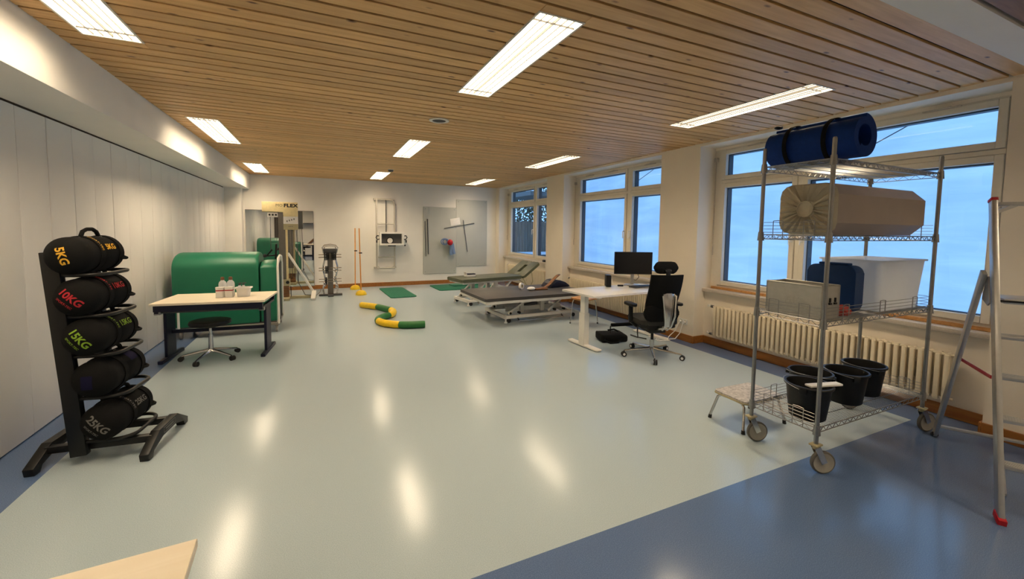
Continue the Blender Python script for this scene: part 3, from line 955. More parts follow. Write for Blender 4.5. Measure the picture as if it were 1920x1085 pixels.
# metal crate, canister, tub, cloth on the third shelf
cr = thing('metal_crate', 'open aluminium crate with embossed front on the middle wire shelf', 'crate', (3.125, 1.80, 1.034))
mb = MB(); w2, d2, hh, th = .105, .185, .225, .004
mb.bb(-w2, w2, -d2, d2, 0, th)
mb.bb(-w2, -w2 + th, -d2, d2, th, hh); mb.bb(w2 - th, w2, -d2, d2, th, hh)
mb.bb(-w2 + th, w2 - th, -d2, -d2 + th, th, hh); mb.bb(-w2 + th, w2 - th, d2 - th, d2, th, hh)
obj('crate_body', mb, M['crate_alu'], cr)
mb = MB(); r = .006
mb.tube([(-w2, -d2, hh), (w2, -d2, hh), (w2, d2, hh), (-w2, d2, hh)], r, 8, True); obj('rim', mb, M['crate_alu'], cr)
mb = MB()
for x, y in ((-w2, -d2), (w2, -d2), (-w2, d2), (w2, d2)): mb.bb(x - .003, x + .003, y - .003, y + .003, 0, hh)
for xx in (-.062, -.045): mb.bb(xx - .004, xx + .004, -d2 - .004, -d2, .01, hh - .01)
obj('corner_strip', mb, M['crate_alu'], cr)
mb = MB()
for zz, l in ((.125, .15), (.105, .11), (.09, .15)): 
    for k in range(5): mb.bb(-w2 - .003, -w2, -l / 2 + k * l / 5, -l / 2 + (k + .7) * l / 5, zz, zz + .011)
obj('embossing', mb, M['crate_alu'], cr)
for xx in (-.005, .055):
    mb = MB(); mb.bb(xx - .012, xx + .012, -d2 - .010, -d2, .10, .112); mb.bb(xx - .006, xx + .006, -d2 - .008, -d2, .115, .145); obj('latch', mb, M['black_plastic'], cr)

ca = thing('blue_canister', 'flat dark blue plastic canister standing between the crate and the white tub', 'canister', (3.56, 1.82, 1.034))
mb = MB(); mb.prism(rrect(-.165, .165, 0, .345, .055), -.055, .055, AX_X, .008); obj('canister_body', mb, M['blue_plastic'], ca)
mb = MB(); mb.bb(-.03, .03, -.10, .10, .345, .362, .006); obj('carry_grip', mb, M['blue_plastic'], ca)
tb = thing('storage_tub', 'large milky white storage tub with flared rim on the middle wire shelf', 'tub', (4.06, 1.81, 1.034))
mb = MB()
def taper_tub(mb, w0, d0, w1, d1, h, th, n=5):
    R0, R1 = rrect(-w0, w0, -d0, d0, .03, n), rrect(-w1, w1, -d1, d1, .035, n)
    Q1 = rrect(-w1 + th, w1 - th, -d1 + th, d1 - th, .03, n); Q0 = rrect(-w0 + th, w0 - th, -d0 + th, d0 - th, .025, n)
    F1 = rrect(-w1 - .018, w1 + .018, -d1 - .018, d1 + .018, .05, n)
    L_ = [(R0, 0), (R1, h - .012), (F1, h - .012), (F1, h), (Q1, h), (Q0, th)]
    vs = [[mb.bm.verts.new((p[0], p[1], z)) for p in P_] for P_, z in L_]
    m = len(vs[0])
    for A, B in zip(vs, vs[1:]):
        for i in range(m): mb.bm.faces.new((A[i], A[(i + 1) % m], B[(i + 1) % m], B[i]))
    mb.bm.faces.new(list(reversed(vs[0]))); mb.bm.faces.new(vs[-1])
taper_tub(mb, .29, .185, .34, .205, .385, .004)
obj('tub_body', mb, M['clear_plastic'], tb)
rc = thing('cloth', 'crumpled pink red cloth on the middle wire shelf beside the crate', 'cloth', (3.36, 1.66, 1.036))
mb = MB(); mb.sph((0, 0, .03), .07, (1.05, .75, .55), 20, 12); 
for v in mb.bm.verts: v.co += Vector((random.uniform(-.008, .008), random.uniform(-.008, .008), random.uniform(-.006, .010)))
for v in mb.bm.verts: v.co.z = max(v.co.z, 0)
obj('folded_cloth', mb, M['red_cloth'], rc)

# four black buckets on the bottom shelf
def bucket():
    t = thing('bucket', 'black bucket', 'bucket', (0, 0, 0), 0, 'black buckets on the bottom wire shelf')
    mb = MB(); mb.lathe([(0, 0), (.104, 0), (.110, .006), (.136, .225), (.148, .228), (.150, .236), (.146, .243), (.134, .243), (.131, .232), (.106, .010), (0, .010)], 36)
    obj('bucket_body', mb, M['black_plastic'], t)
    mb = MB(); mb.bb(.134, .158, -.022, .022, .195, .232, .004); mb.bb(-.158, -.134, -.022, .022, .195, .232, .004); obj('ear', mb, M['black_plastic'], t)
    mb = MB(); mb.tube([(.155 * math.cos(a), .155 * math.sin(a) - .004, .222 + .026 * abs(math.sin(a))) for a in [PI * i / 20 for i in range(21)]], .0025, 6); obj('bail', mb, M['steel'], t)
    return t
b0 = bucket()
labs = ['black bucket with a white strip lying across its rim', 'black bucket directly behind the one with the white strip', 'black bucket third along the bottom wire shelf, beside the last one', 'black bucket nearest the window radiator on the bottom wire shelf']
poss = [(3.125, 1.715), (3.40, 1.86), (3.69, 1.765), (4.02, 1.80)]
for i, (p, l_) in enumerate(zip(poss, labs)):
    b = b0 if i == 0 else dup(b0, (0, 0, 0))
    b.location = (p[0], p[1], SHELF[0] + .005); b.rotation_euler = (0, 0, (.3, 1.9, .9, 1.2)[i]); b['label'] = l_
pk = thing('white_packet', 'narrow white packet lying across the rim of the nearest black bucket', 'packet', (3.155, 1.635, SHELF[0] + .2485))
mb = MB(); mb.box((0, 0, .008), (.26, .055, .015), None, .005); obj('packet_body', mb, M['white_plastic'], pk); pk.rotation_euler = (0, 0, -.25)

# ================================================================== STEP STOOL, LADDER
st = thing('step_stool', 'low step stool with speckled grey top beside the wire shelving', 'step stool', (3.30, 2.285, 0), -.03)
mb = MB(); mb.prism(rrect(-.225, .225, -.155, .155, .035), .238, .252, None, .003); obj('step_top', mb, M['speckle_top'], st)
mb = MB(); mb.prism(rrect(-.230, .230, -.160, .160, .038), .226, .238, None, .002); obj('edge_band', mb, M['cream_dull'], st)
for s_ in (-1, 1):
    for q in (-1, 1):
        mb = MB(); mb.tube([(s_ * .20, q * .05, .222), (s_ * .20, q * .10, .218), (s_ * .207, q * .125, .195), (s_ * .25, q * .16, .025)], .011, 10)
        lg_ = obj('leg', mb, M['chrome'], st)
        mb = MB(); mb.cyl((s_ * .2505, q * .1605, .0), (s_ * .2475, q * .158, .03), .015, .013, 12); obj('rubber_foot', mb, M['rubber'], lg_)

N_ = Vector((.860, .510, 0)).normalized(); Wd = Vector((N_.y, -N_.x, 0))
ld = thing('step_ladder', 'aluminium step ladder with red feet at the right wall by the shelving', 'ladder', (3.46, .865, 0), math.atan2(N_.y, N_.x))
# local: x = towards its rear legs, y = left, so the steps run to -y
wl_ = .46
def stile(y):
    mb = MB(); p0, p1 = Vector((0, y, .02)), Vector((.515, y, 1.835))
    d = (p1 - p0)
    mb.bar(p0, p1, .030, .062, .003, (0, 1, 0)) if False else mb.bar(p0, p1, .062, .026, .003, (0, 1, 0))
    s_ = obj('stile', mb, M['alu'], ld)
    mb = MB(); mb.box((.0, y, .022), (.085, .036, .044), (0, -.27, 0), .005); obj('foot_cap', mb, M['red'], s_)
    mb = MB(); mb.box((.518, y, 1.842), (.066, .032, .02), (0, .27, 0), .003); obj('top_cap', mb, M['red'], s_)
    return s_
stile(0); stile(-wl_)
for z in (.31, .555, .79, 1.02):
    x = .2807 * z
    mb = MB(); mb.bb(x - .03, x + .055, -wl_ + .012, -.012, z - .022, z, .003)
    for k in range(4): mb.bb(x - .025 + .02 * k, x - .018 + .02 * k, -wl_ + .012, -.012, z, z + .003)
    obj('step', mb, M['alu'], ld)
mb = MB(); z = 1.235; x = .2807 * z; mb.bb(x - .03, x + .24, -wl_ + .03, -.03, z - .03, z, .004); obj('platform', mb, M['alu'], ld)
mb = MB(); mb.bb(x - .036, x - .02, -wl_ + .012, -.012, z - .02, z - .008, .003); obj('platform_edge', mb, M['black_plastic'], ld)
mb = MB(); mb.bar((.51, 0, 1.815), (.51, -wl_, 1.815), .026, .026, .004); mb.bar((.50, -.005, 1.76), (.51, -.10, 1.81), .02, .02); obj('guard_rail', mb, M['alu'], ld)
for yy in (.035, -wl_ - .035):
    mb = MB(); mb.bar((.425, yy, 1.385), (1.17, yy + (.0 if yy > 0 else 0), .02), .052, .024, .003, (0, 1, 0)); l_ = obj('rear_leg', mb, M['alu'], ld)
    mb = MB(); mb.box((1.178, yy, .014), (.075, .034, .028), (0, .5, 0), .004); obj('rear_foot', mb, M['rubber'], l_)
    mb = MB(); mb.prism([(.345, 1.20), (.375, 1.18), (.47, 1.21), (.425, 1.36), (.40, 1.36)], yy - .02 if yy > 0 else yy + .012, yy - .012 if yy > 0 else yy + .02, AX_Y); obj('hinge_plate', mb, M['steel'], ld)
mb = MB(); mb.bar((1.115, .03, .11), (1.115, -wl_ - .03, .11), .03, .02, .003); obj('rear_cross_bar', mb, M['alu'], ld)
mb = MB(); mb.bar((1.10, .02, .135), (.14, .02, .30), .024, .012) if False else mb.bar((1.04, -wl_ * .6, .115), (.06, -.02, .14), .028, .014); obj('base_strut', mb, M['alu'], ld)
mb = MB(); mb.bar((.775, .018, .735), (.235, .018, .765), .02, .006, 0, (0, 1, 0)); obj('strap', mb, M['red'], ld)

# ================================================================== NEAR TABLE CORNER
nt_ = thing('side_table', 'birch topped table whose corner shows at the bottom edge', 'table', (-1.05, .955, 0), .05)
mb = MB(); mb.bb(-.74, .74, -.38, .38, .715, .74, .002, 1); obj('tabletop', mb, M['birch'], nt_)
for x in (-.68, .66):
    for y in (-.32, .30):
        mb = MB(); mb.bb(x - .02, x + .02, y - .02, y + .02, 0, .715, .002, 1); obj('leg', mb, M['navy'], nt_)
mb = MB(); mb.bb(-.66, .64, -.015, .015, .66, .705); obj('cross_beam', mb, M['navy'], nt_)
# ================================================================== SANDBAG RACK AT THE LEFT
RKZ = math.radians(-6.5); RKL = Vector((-1.385, 3.845, 0))
RKM = Matrix.Translation(RKL) @ Matrix.Rotation(RKZ, 4, 'Z')
wr = thing('sandbag_rack', 'black steel rack holding five sandbags beside the left partition', 'rack', RKL, RKZ)
BZ = [1.405, 1.13, .862, .575, .275]
def bxx(z): return .045 - .135 * (z - .27) / 1.14
def upx(z): return -.085 - .10 * z / 1.41
for yy in (-.205, .17):
    mb = MB(); mb.bar((upx(.06), yy, .06), (upx(1.43), yy, 1.43), .09, .05, .004, (0, 1, 0))
    u_ = obj('upright', mb, M['black_metal'], wr)
    mb = MB()
    for z in BZ: mb.cyl((upx(z - .10) - .05, yy, z - .10), (upx(z - .10) - .02, yy, z - .10), .012, None, 8)
    obj('bolt', mb, M['black_metal'], u_)
mb = MB()
for z in (.5, .95, 1.38): mb.bar((upx(z), -.2, z), (upx(z), .17, z), .03, .05, .003)
obj('tie_bar', mb, M['black_metal'], wr)
for s_ in (-1, 1):
    x = s_ * .30
    prof = [(-.30, 0), (-.25, 0), (-.235, .045), (-.10, .085), (.10, .085), (.235, .045), (.25, 0), (.31, 0), (.315, .045), (.14, .145), (-.14, .145), (-.31, .05)]
    mb = MB(); mb.prism(prof, x - .028, x + .028, AX_X, .004); f_ = obj('foot_bar', mb, M['black_metal'], wr)
    if s_ > 0:
        mb = MB()
        for (a, b, c, d) in ((-.09, .09, .095, .098), (-.09, .09, .132, .135), (-.09, -.087, .095, .135), (.087, .09, .095, .135)): mb.bb(x + .028, x + .0295, a, b, c, d)
        mb.bb(x + .028, x + .0292, -.06, .06, .112, .119)
        obj('name_plate', mb, M['s_print'], f_)
for yy in (-.16, .13):
    mb = MB(); mb.bar((-.29, yy, .105), (.29, yy, .105), .05, .045, .003); obj('cross_bar', mb, M['black_metal'], wr)
for z in BZ:
    b_ = bxx(z); zz = z - .128
    x0, x1 = upx(zz) + .02, b_ + .155
    pts = [(x0, -.205, zz)] + [(x1 - .14, -.215, zz)] + [(x1 - .10 + .10 * math.sin(a), -.215 + .10 * (1 - math.cos(a)), zz) for a in [PI / 2 * i / 6 for i in range(1, 7)]]
    pts2 = [(x1 - .10 + .10 * math.cos(a), .09 + .10 * math.sin(a), zz) for a in [PI / 2 * i / 6 for i in range(0, 7)]] + [(x1 - .14, .19, zz), (x0, .17, zz)]
    mb = MB(); mb.tube(pts + pts2, .0125, 10); obj('tray_loop', mb, M['black_metal'], wr)

def sandbag(z, prt, end, side, lab, ang, fourth=False):
    p = RKM @ Vector((bxx(z), -.01, z)); Rb = .122
    t = thing('sandbag', lab, 'sandbag', p, RKZ, 'black sandbags on the left rack')
    L0, L1 = -.285, .235
    def dome(r): return .075 * (r / Rb) ** 3.2
    prof = [(0, L0)] + [(Rb * k / 8, L0 + dome(Rb * k / 8)) for k in range(1, 8)] + [(Rb * .995, L0 + .07), (Rb * 1.01, L0 + .10), (Rb * 1.0, -.115), (Rb * .96, -.095), (Rb * .96, -.07), (Rb * .93, -.055), (Rb * .93, -.045), (Rb * 1.0, -.025), (Rb * 1.01, .04), (Rb * 1.0, .10), (Rb * .96, .115), (Rb * .96, .145), (Rb * .97, L1 - .06)] + [(Rb * k / 8, L1 - .75 * dome(Rb * k / 8)) for k in range(7, 0, -1)] + [(0, L1)]
    mb = MB(); mb.lathe(prof, 36, Matrix.Rotation(-PI / 2, 4, 'X'))
    obj('bag_body', mb, M['black_fabric'], t)
    mb = MB()
    for yy in (-.085, .13):
        mb.lathe([(Rb, -.022), (Rb + .006, -.022), (Rb + .006, .022), (Rb, .022)], 36, Matrix.Translation((0, yy, 0)) @ Matrix.Rotation(-PI / 2, 4, 'X'))
    obj('webbing', mb, M['black_fabric'], t)
    mb = MB()
    mb.tube([(.0, -.075, Rb + .004), (0, -.055, Rb + .035), (.0, -.01, Rb + .050), (0, .05, Rb + .050), (0, .09, Rb + .032), (0, .11, Rb + .004)], .013, 8)
    obj('carry_handle', mb, M['black_fabric'], t)
    for a in (-.3,):
        mb = MB()
        mb.tube([((Rb + .002) * math.cos(a), .12, (Rb + .002) * math.sin(a)), ((Rb + .015) * math.cos(a), .165, (Rb + .015) * math.sin(a)), ((Rb + .012) * math.cos(a), .18, (Rb + .012) * math.sin(a)), ((Rb - .03) * math.cos(a), .205, (Rb - .03) * math.sin(a))], .010, 8)
        obj('end_handle', mb, M['black_fabric'], t)
    def on_end(ang, du, dv, s=1.0):
        ca, sa = math.cos(ang), math.sin(ang)
        def fn(u, v):
            u, v = u + du, v + dv
            x, zz = u * ca - v * sa, u * sa + v * ca
            r = min(math.hypot(x, zz), Rb * .99)
            return Vector((x, L0 + dome(r) - .0025, zz))
        return fn
    def on_side(phi, y0):
        def fn(u, v):
            a = phi + v / Rb
            return Vector(((Rb + .0035) * math.cos(a), y0 + u, (Rb + .0035) * math.sin(a)))
        return fn
    def around(phi, y0, R2):
        def fn(u, v):
            a = phi - u / R2
            return Vector((R2 * math.cos(a), y0 + v, R2 * math.sin(a)))
        return fn
    if not fourth:
        lettering(end, .062, on_end(ang, 0, .010), prt, t, bold=.03)
        if z < 1.3:
            lettering('SPORT-TEC', .020, on_end(ang, 0, -.040), prt, t, bold=.02)
        lettering(side, .055, on_side(.42, .020), prt, t, bold=.03)
        lettering('SPORT-TEC', .022, around(.75, -.085, Rb + .008), prt, t, bold=.03, space=1.25)
    else:
        mb = MB(); q = on_end(0, 0, 0)
        vs = [[mb.bm.verts.new(q(-.03 + .06 * i / 6, -.045 + .09 * j / 6)) for j in range(7)] for i in range(7)]
        for i in range(6):
            for j in range(6): mb.bm.faces.new((vs[i][j], vs[i + 1][j], vs[i + 1][j + 1], vs[i][j + 1]))
        obj('printed_patch', mb, M['b_print'], t)
        mb = MB(); q = on_side(.8, .045)
        vs = [[mb.bm.verts.new(q(-.045 + .09 * i / 6, -.04 + .08 * j / 6)) for j in range(7)] for i in range(7)]
        for i in range(6):
            for j in range(6): mb.bm.faces.new((vs[i][j], vs[i + 1][j], vs[i + 1][j + 1], vs[i][j + 1]))
        obj('printed_patch', mb, M['b_print'], t)
sandbag(BZ[0], M['y_print'], '5KG', '5KG', 'black sandbag with yellow 5KG print, topmost on the rack', -1.3)
sandbag(BZ[1], M['r_print'], '10KG', '10KG', 'black sandbag with red 10KG print on the left rack', -.80)
sandbag(BZ[2], M['g_print'], '15KG', '15KG', 'black sandbag with green 15KG print on the left rack', -.95)
sandbag(BZ[3], M['b_print'], '', '', 'black sandbag with dark blue print, fourth down the rack', 0, True)
sandbag(BZ[4], M['s_print'], '25KG', '25KG', 'black sandbag with grey 25KG print, lowest on the rack', -.85)

# ================================================================== LEFT DESK, ITS BOTTLES, STOOL
TD = thing('work_table', 'birch topped table on navy steel legs before the green mats', 'table', (-1.165, 6.17, 0), math.radians(-6))
mb = MB(); mb.bb(-.57, .57, -.38, .36, .695, .722, .003, 1); obj('tabletop', mb, M['birch'], TD)
mb = MB(); mb.bb(-.54, .54, -.36, -.31, .625, .695); mb.bb(-.54, .54, .28, .33, .625, .695); obj('frame_rail', mb, M['navy'], TD)
mb = MB(); mb.cyl((-.5, -.30, .61), (.5, -.30, .61), .014, None, 10); obj('crank_shaft', mb, M['dark_grey'], TD)
for s_ in (-1, 1):
    x = s_ * .52
    mb = MB(); mb.bb(x - .015, x + .015, -.14, .10, .04, .63, .004, 1); l_ = obj('leg', mb, M['navy'], TD)
    mb = MB(); mb.bb(x - .025, x + .025, -.30, .30, .0, .04, .006, 1); obj('foot_bar', mb, M['navy'], l_)
    mb = MB(); mb.bb(x - .02, x + .02, -.34, .30, .60, .63, .003, 1); obj('bracket', mb, M['navy'], l_)
    mb = MB(); mb.bb(x - .025, x + .035, -.335, -.28, .585, .625, .004, 1); obj('mount', mb, M['steel'], l_)
mb = MB(); mb.bb(-.51, .51, -.02, .0, .30, .34); obj('stretcher', mb, M['navy'], TD)
TDM = Matrix.Translation((-1.165, 6.17, .722)) @ Matrix.Rotation(math.radians(-6), 4, 'Z')
def spray(label, lx, ly):
    t = thing('plastic_bottle', label, 'bottle', TDM @ Vector((lx, ly, 0)), 0, 'white bottles on the birch table')
    mb = MB(); mb.lathe([(0, 0), (.040, 0), (.043, .005), (.043, .155), (.036, .18), (.020, .195), (.018, .21), (0, .21)], 20); obj('bottle_body', mb, M['clear_plastic'], t)
    mb = MB(); mb.lathe([(.021, .203), (.021, .235), (.016, .242), (0, .242)], 16); obj('cap', mb, M['brown_leather'], t)
spray('white bottle with brown cap on the table, behind the left container', .015, .06)
spray('white bottle with brown cap on the table, next to the small tub', .10, .07)
def redbox(label, lx, ly):
    t = thing('plastic_container', label, 'container', TDM @ Vector((lx, ly, 0)), math.radians(-6), 'red banded white containers on the birch table')
    mb = MB(); mb.prism(rrect(-.042, .042, -.035, .035, .012), 0, .115, None, .003); obj('container_body', mb, M['white_plastic'], t)
    mb = MB(); mb.prism(rrect(-.044, .044, -.037, .037, .013), .115, .128, None, .002); obj('lid', mb, M['white_plastic'], t)
    mb = MB(); mb.prism(rrect(-.0428, .0428, -.0358, .0358, .012), .082, .095); obj('red_band', mb, M['red'], t)
redbox('white container with a red band on the table, left of the pair', .02, -.05)
redbox('white container with a red band on the table, beside the small tub', .115, -.045)
tt = thing('plastic_tub', 'small open white tub at the right of the bottles on the table', 'tub', TDM @ Vector((.262, -.01, 0)), math.radians(-6))
mb = MB(); taper_tub(mb, .062, .055, .075, .065, .115, .003); obj('tub_body', mb, M['white_plastic'], tt)
for k, (lx, ly) in enumerate(((.185, .12), (.225, .13))):
    t = thing('small_bottle', ['small clear bottle with dark top behind the white tub', 'small clear bottle with dark top, further right behind the tub'][k], 'bottle', TDM @ Vector((lx, ly, 0)))
    mb = MB(); mb.lathe([(0, 0), (.022, 0), (.022, .10), (.012, .125), (0, .125)], 14); obj('bottle_body', mb, M['clear_plastic'], t)
    mb = MB(); mb.cyl((0, 0, .122), (0, 0, .15), .012); mb.bb(-.006, .03, -.006, .006, .146, .158, .002); obj('pump', mb, M['dark_grey'], t)

def star_base(t, m, r, hub_z, foot_z, a0, wheel_m, hub_m, n=5, wr_=.028):
    for k in range(n):
        a = a0 + 2 * PI * k / n; ca, sa = math.cos(a), math.sin(a)
        mb = MB(); mb.tube([(ca * .02, sa * .02, hub_z), (ca * .09, sa * .09, hub_z - .01), (ca * r, sa * r, foot_z)], [.022, .02, .012], 8)
        l_ = obj('leg', mb, m, t)
        q = Vector((ca * r, sa * r, 0)); tn = Vector((-sa, ca, 0)); off = Vector((math.cos(a + .9), math.sin(a + .9), 0)) * .012
        mb = MB()
        for s_ in (-1, 1):
            c = q + off + tn * s_ * .013
            mb.cyl(c + tn * -.009 + Vector((0, 0, wr_)), c + tn * .009 + Vector((0, 0, wr_)), wr_, None, 16)
        mb.cyl(q + Vector((0, 0, wr_ * 1.2)), q + Vector((0, 0, foot_z)), .008, None, 8)
        obj('caster', mb, wheel_m, l_)
        if hub_m is not None:
            mb = MB()
            for s_ in (-1, 1):
                c = q + off + tn * s_ * .0225 + Vector((0, 0, wr_))
                mb.cyl(c - tn * s_ * .002, c + tn * s_ * .001, wr_ * .52, None, 14)
            obj('caster_hub', mb, hub_m, l_)
sto = thing('rolling_stool', 'round black rolling stool with chrome five star base before the table', 'stool', (-1.235, 5.985, 0), 0)
mb = MB(); mb.lathe([(0, .415), (.17, .415), (.208, .425), (.215, .445), (.208, .468), (.17, .478), (0, .480)], 36); obj('seat', mb, M['black_plastic'], sto)
mb = MB(); mb.cyl((0, 0, .10), (0, 0, .30), .026, .024, 18); mb.cyl((0, 0, .30), (0, 0, .415), .016, None, 16); mb.cyl((0, 0, .09), (0, 0, .12), .034, .03, 18); obj('gas_column', mb, M['chrome'], sto)
mb = MB(); mb.cyl((0, 0, .385), (0, 0, .416), .06, .09, 20); obj('seat_plate', mb, M['black_metal'], sto)
star_base(sto, M['chrome'], .29, .105, .058, -.65, M['rubber'], None)

# ================================================================== GREEN MATS ON THEIR TROLLEY
tro = thing('mat_trolley', 'pale steel trolley on casters carrying the green folded mats', 'trolley', (-1.24, 7.5, 0))
mb = MB()
for yy in (-.36, .36): mb.bar((-.60, yy, .13), (.62, yy, .13), .035, .035, .003)
for xx in (-.60, 0, .62): mb.bar((xx, -.36, .13), (xx, .36, .13), .035, .035, .003)
obj('base_frame', mb, M['grey_steel'], tro)
mb = MB(); mb.bb(-.58, .60, -.34, .34, .148, .165); obj('deck', mb, M['dark_grey'], tro)
mb = MB(); mb.tube([(-.60, -.36, .13), (-.60, -.36, .44)], .016, 10); obj('end_post', mb, M['white_metal'], tro)
for xx in (.63,):
    for yy in (-.36, .36):
        mb = MB(); mb.tube([(xx, yy, .13), (xx, yy, 1.0), (xx, yy * .75, 1.12), (xx, yy * .1, 1.15)], .016, 10); obj('end_post', mb, M['white_metal'], tro)
mb = MB(); mb.tube([(.645, -.36, .2), (.645, .0, 1.05)], .009, 8); mb.tube([(.65, -.10, .2), (.65, -.30, 1.05)], .009, 8); obj('brace', mb, M['dark_grey'], tro)
for xx in (-.58, .60):
    for yy in (-.34, .34):
        mb = MB(); mb.cyl((xx - .012, yy, .05), (xx + .012, yy, .05), .05, None, 18); mb.bb(xx - .02, xx + .02, yy - .02, yy + .02, .09, .114); obj('caster', mb, M['grey_steel'], tro)
def folded(label, x0, x1, ztop, depth, thick, bulge):
    t = thing('folded_mat', label, 'mat', (-1.24, 7.5, .166))
    hd = depth / 2; z1 = ztop - .166
    prof_o, prof_i = [(-hd, 0)], [(-hd + thick, 0)]
    n = 14
    for i in range(n + 1):
        a = PI - PI * i / n
        prof_o.append((hd * math.cos(a), z1 - hd * bulge + hd * bulge * math.sin(a)))
        prof_i.append(((hd - thick) * math.cos(a), z1 - hd * bulge + (hd * bulge - thick * .8) * math.sin(a)))
    prof_o.append((hd, 0)); prof_i.append((hd - thick, 0))
    poly = prof_o + list(reversed(prof_i))
    mb = MB()
    xs = [(x0, .955), (x0 + .02, .985), (x0 + .06, 1.0), (x1 - .05, 1.0), (x1 - .015, .985), (x1, .96)]
    rings = []
    for x, s_ in xs:
        cz = z1 * .5
        rings.append([mb.bm.verts.new((x, p[0] * (.92 + .08 * s_ if s_ < 1 else 1), max(0, cz + (p[1] - cz) * s_) if p[1] > .01 else 0)) for p in poly])
    m = len(poly)
    for A, B in zip(rings, rings[1:]):
        for i in range(m): mb.bm.faces.new((A[i], A[(i + 1) % m], B[(i + 1) % m], B[i]))
    for R_ in (rings[0], rings[-1]):
        h = m // 2
        for i in range(h - 1): mb.bm.faces.new((R_[i], R_[i + 1], R_[m - 2 - i], R_[m - 1 - i]))
    obj('mat_body', mb, M['green_vinyl'], t)
    return t
folded('large green folded gymnastics mat with rounded top behind the birch table', -.66, .375, 1.21, .70, .18, .62)
folded('smaller green folded mat at the right end of the large green one', .395, .60, 1.08, .62, .16, .35)
# ================================================================== FAR WALL: MIRROR, CABLE MACHINE
mi = thing('wall_mirror', 'large frameless two panel mirror on the far wall behind the cable machine', 'mirror', (-.915, YF, 0))
for x0, x1 in ((-.73, -.002), (.002, .73)):
    mb = MB(); mb.bb(x0, x1, -.022, -.016, .10, 1.985); obj('mirror_glass', mb, M['mirror'], mi)
mb = MB(); mb.bb(-.735, .735, -.015, 0, .095, 1.99); mb.bb(-.735, .735, -.026, -.0, 1.986, 1.998); mb.bb(-.735, .735, -.026, 0, .086, .099)
obj('backing', mb, M['grey_steel'], mi)

mc = thing('cable_machine', 'tall cable pull machine with cream header sign before the mirror', 'exercise machine', (-.75, 10.35, 0))
mb = MB(); mb.prism([(-.40, 1.92), (-.40, 2.13), (.28, 2.13), (.28, 1.82), (.0, 1.82), (.0, 1.92)], -.06, .06, AX_Y, .004); obj('header', mb, M['cream'], mc)
mb = MB(); mb.bb(.0, .28, -.06, .06, 1.66, 1.82); obj('label_plate', mb, M['paper'], mc)
mb = MB(); mb.bb(.0, .28, -.06, .06, 1.53, 1.66, .003, 1); obj('lower_cover', mb, M['cream_dull'], mc)
mb = MB(); mb.bb(-.40, .0, -.055, .055, 1.905, 1.92); obj('header_underside', mb, M['cream_dull'], mc)
lettering('FLEX', .10, lambda u, v: Vector((.145 + u * 1.15, -.0625, 2.055 + v)), M['k_print'], mc, bold=.05, space=1.1)
lettering('MO', .085, lambda u, v: Vector((-.075 + u * 1.0, -.0625, 2.055 + v)), M['k_print'], mc, bold=-.012)
mb = MB()
for k in range(4): mb.bb(.06 + k * .045, .082 + k * .045, -.0625, -.0605, 1.70 + k * .016, 1.735 + k * .016)
for k in range(3): mb.bb(.10 + k * .03, .117 + k * .03, -.0625, -.0605, 1.595, 1.61)
obj('printed_marks', mb, M['s_print'], mc)
mb = MB(); mb.bb(-.10, .035, -.05, .05, .42, 1.905, .004, 1); obj('column', mb, M['column_grey'], mc)
mb = MB(); mb.prism([(-.40, 1.905), (-.40, 2.13), (.28, 2.13), (.28, 1.53), (.0, 1.53), (.0, 1.905)], .061, .066, AX_Y); obj('dimming_plate', mb, M['dark_grey'], mc)  # dark plate added so the header's image in the mirror stays dim
mb = MB(); mb.bb(.035, .075, -.055, -.015, .10, 1.53, .003, 1); obj('guide_post', mb, M['cream'], mc)
mb = MB(); mb.bb(-.12, .10, -.12, .12, .30, .44, .004, 1); obj('weight_cover', mb, M['cream_dull'], mc)
mb = MB()
for k in range(6): mb.bb(-.10, .08, -.10, .10, .06 + k * .04, .096 + k * .04, .003, 1)
obj('weight_stack', mb, M['brown_leather'], mc)
mb = MB(); mb.bb(-.40, .62, -.05, .05, 0, .055, .004, 1); mb.bb(-.12, .10, -.30, .30, 0, .05, .004, 1); obj('base_bar', mb, M['cream_dull'], mc)
mb = MB(); mb.bar((.07, -.03, 1.02), (.58, -.10, .12), .05, .045, .004); mb.bar((.58, -.10, .15), (.56, -.42, .02), .09, .06, .004); obj('diagonal_leg', mb, M['white_metal'], mc)
mb = MB(); mb.bar((-.09, -.03, .95), (-.32, -.35, .05), .045, .04, .004); obj('side_leg', mb, M['white_metal'], mc)
mb = MB()
for x in (.10, .15, .20): mb.cyl((x, -.01, .45), (x, -.01, 1.53), .005, None, 6)
mb.tube([(.25, -.01, 1.53), (.26, -.02, 1.1), (.27, -.05, .35), (.40, -.08, .08), (.62, -.06, .05), (.70, .1, .10), (.72, .4, .14)], .008, 6)
obj('cable', mb, M['dark_grey'], mc)
mb = MB(); mb.bb(-.30, -.105, -.045, -.03, 1.80, 1.90, .003, 1); pl_ = obj('pulley_plate', mb, M['white_metal'], mc)
mb = MB()
for x in (-.26, -.20, -.14): mb.cyl((x, -.055, 1.85), (x, -.03, 1.85), .020, None, 14)
obj('pulley', mb, M['black_plastic'], pl_)
mb = MB(); mb.cyl((-.25, -.04, 1.02), (-.25, -.04, 1.80), .007, None, 8); mb.cyl((-.13, -.045, 1.1), (-.13, -.045, 1.80), .004, None, 6); obj('pull_rope', mb, M['dark_grey'], mc)
mb = MB(); mb.bar((-.40, -.1, .96), (-.12, -.06, .98), .03, .03, .003); mb.bar((-.33, -.1, .96), (-.22, -.1, 1.10), .03, .03); mb.bar((-.16, -.08, .90), (-.14, -.08, 1.22), .035, .035); mb.sph((-.36, -.1, .97), .04); obj('handle_arm', mb, M['black_metal'], mc)
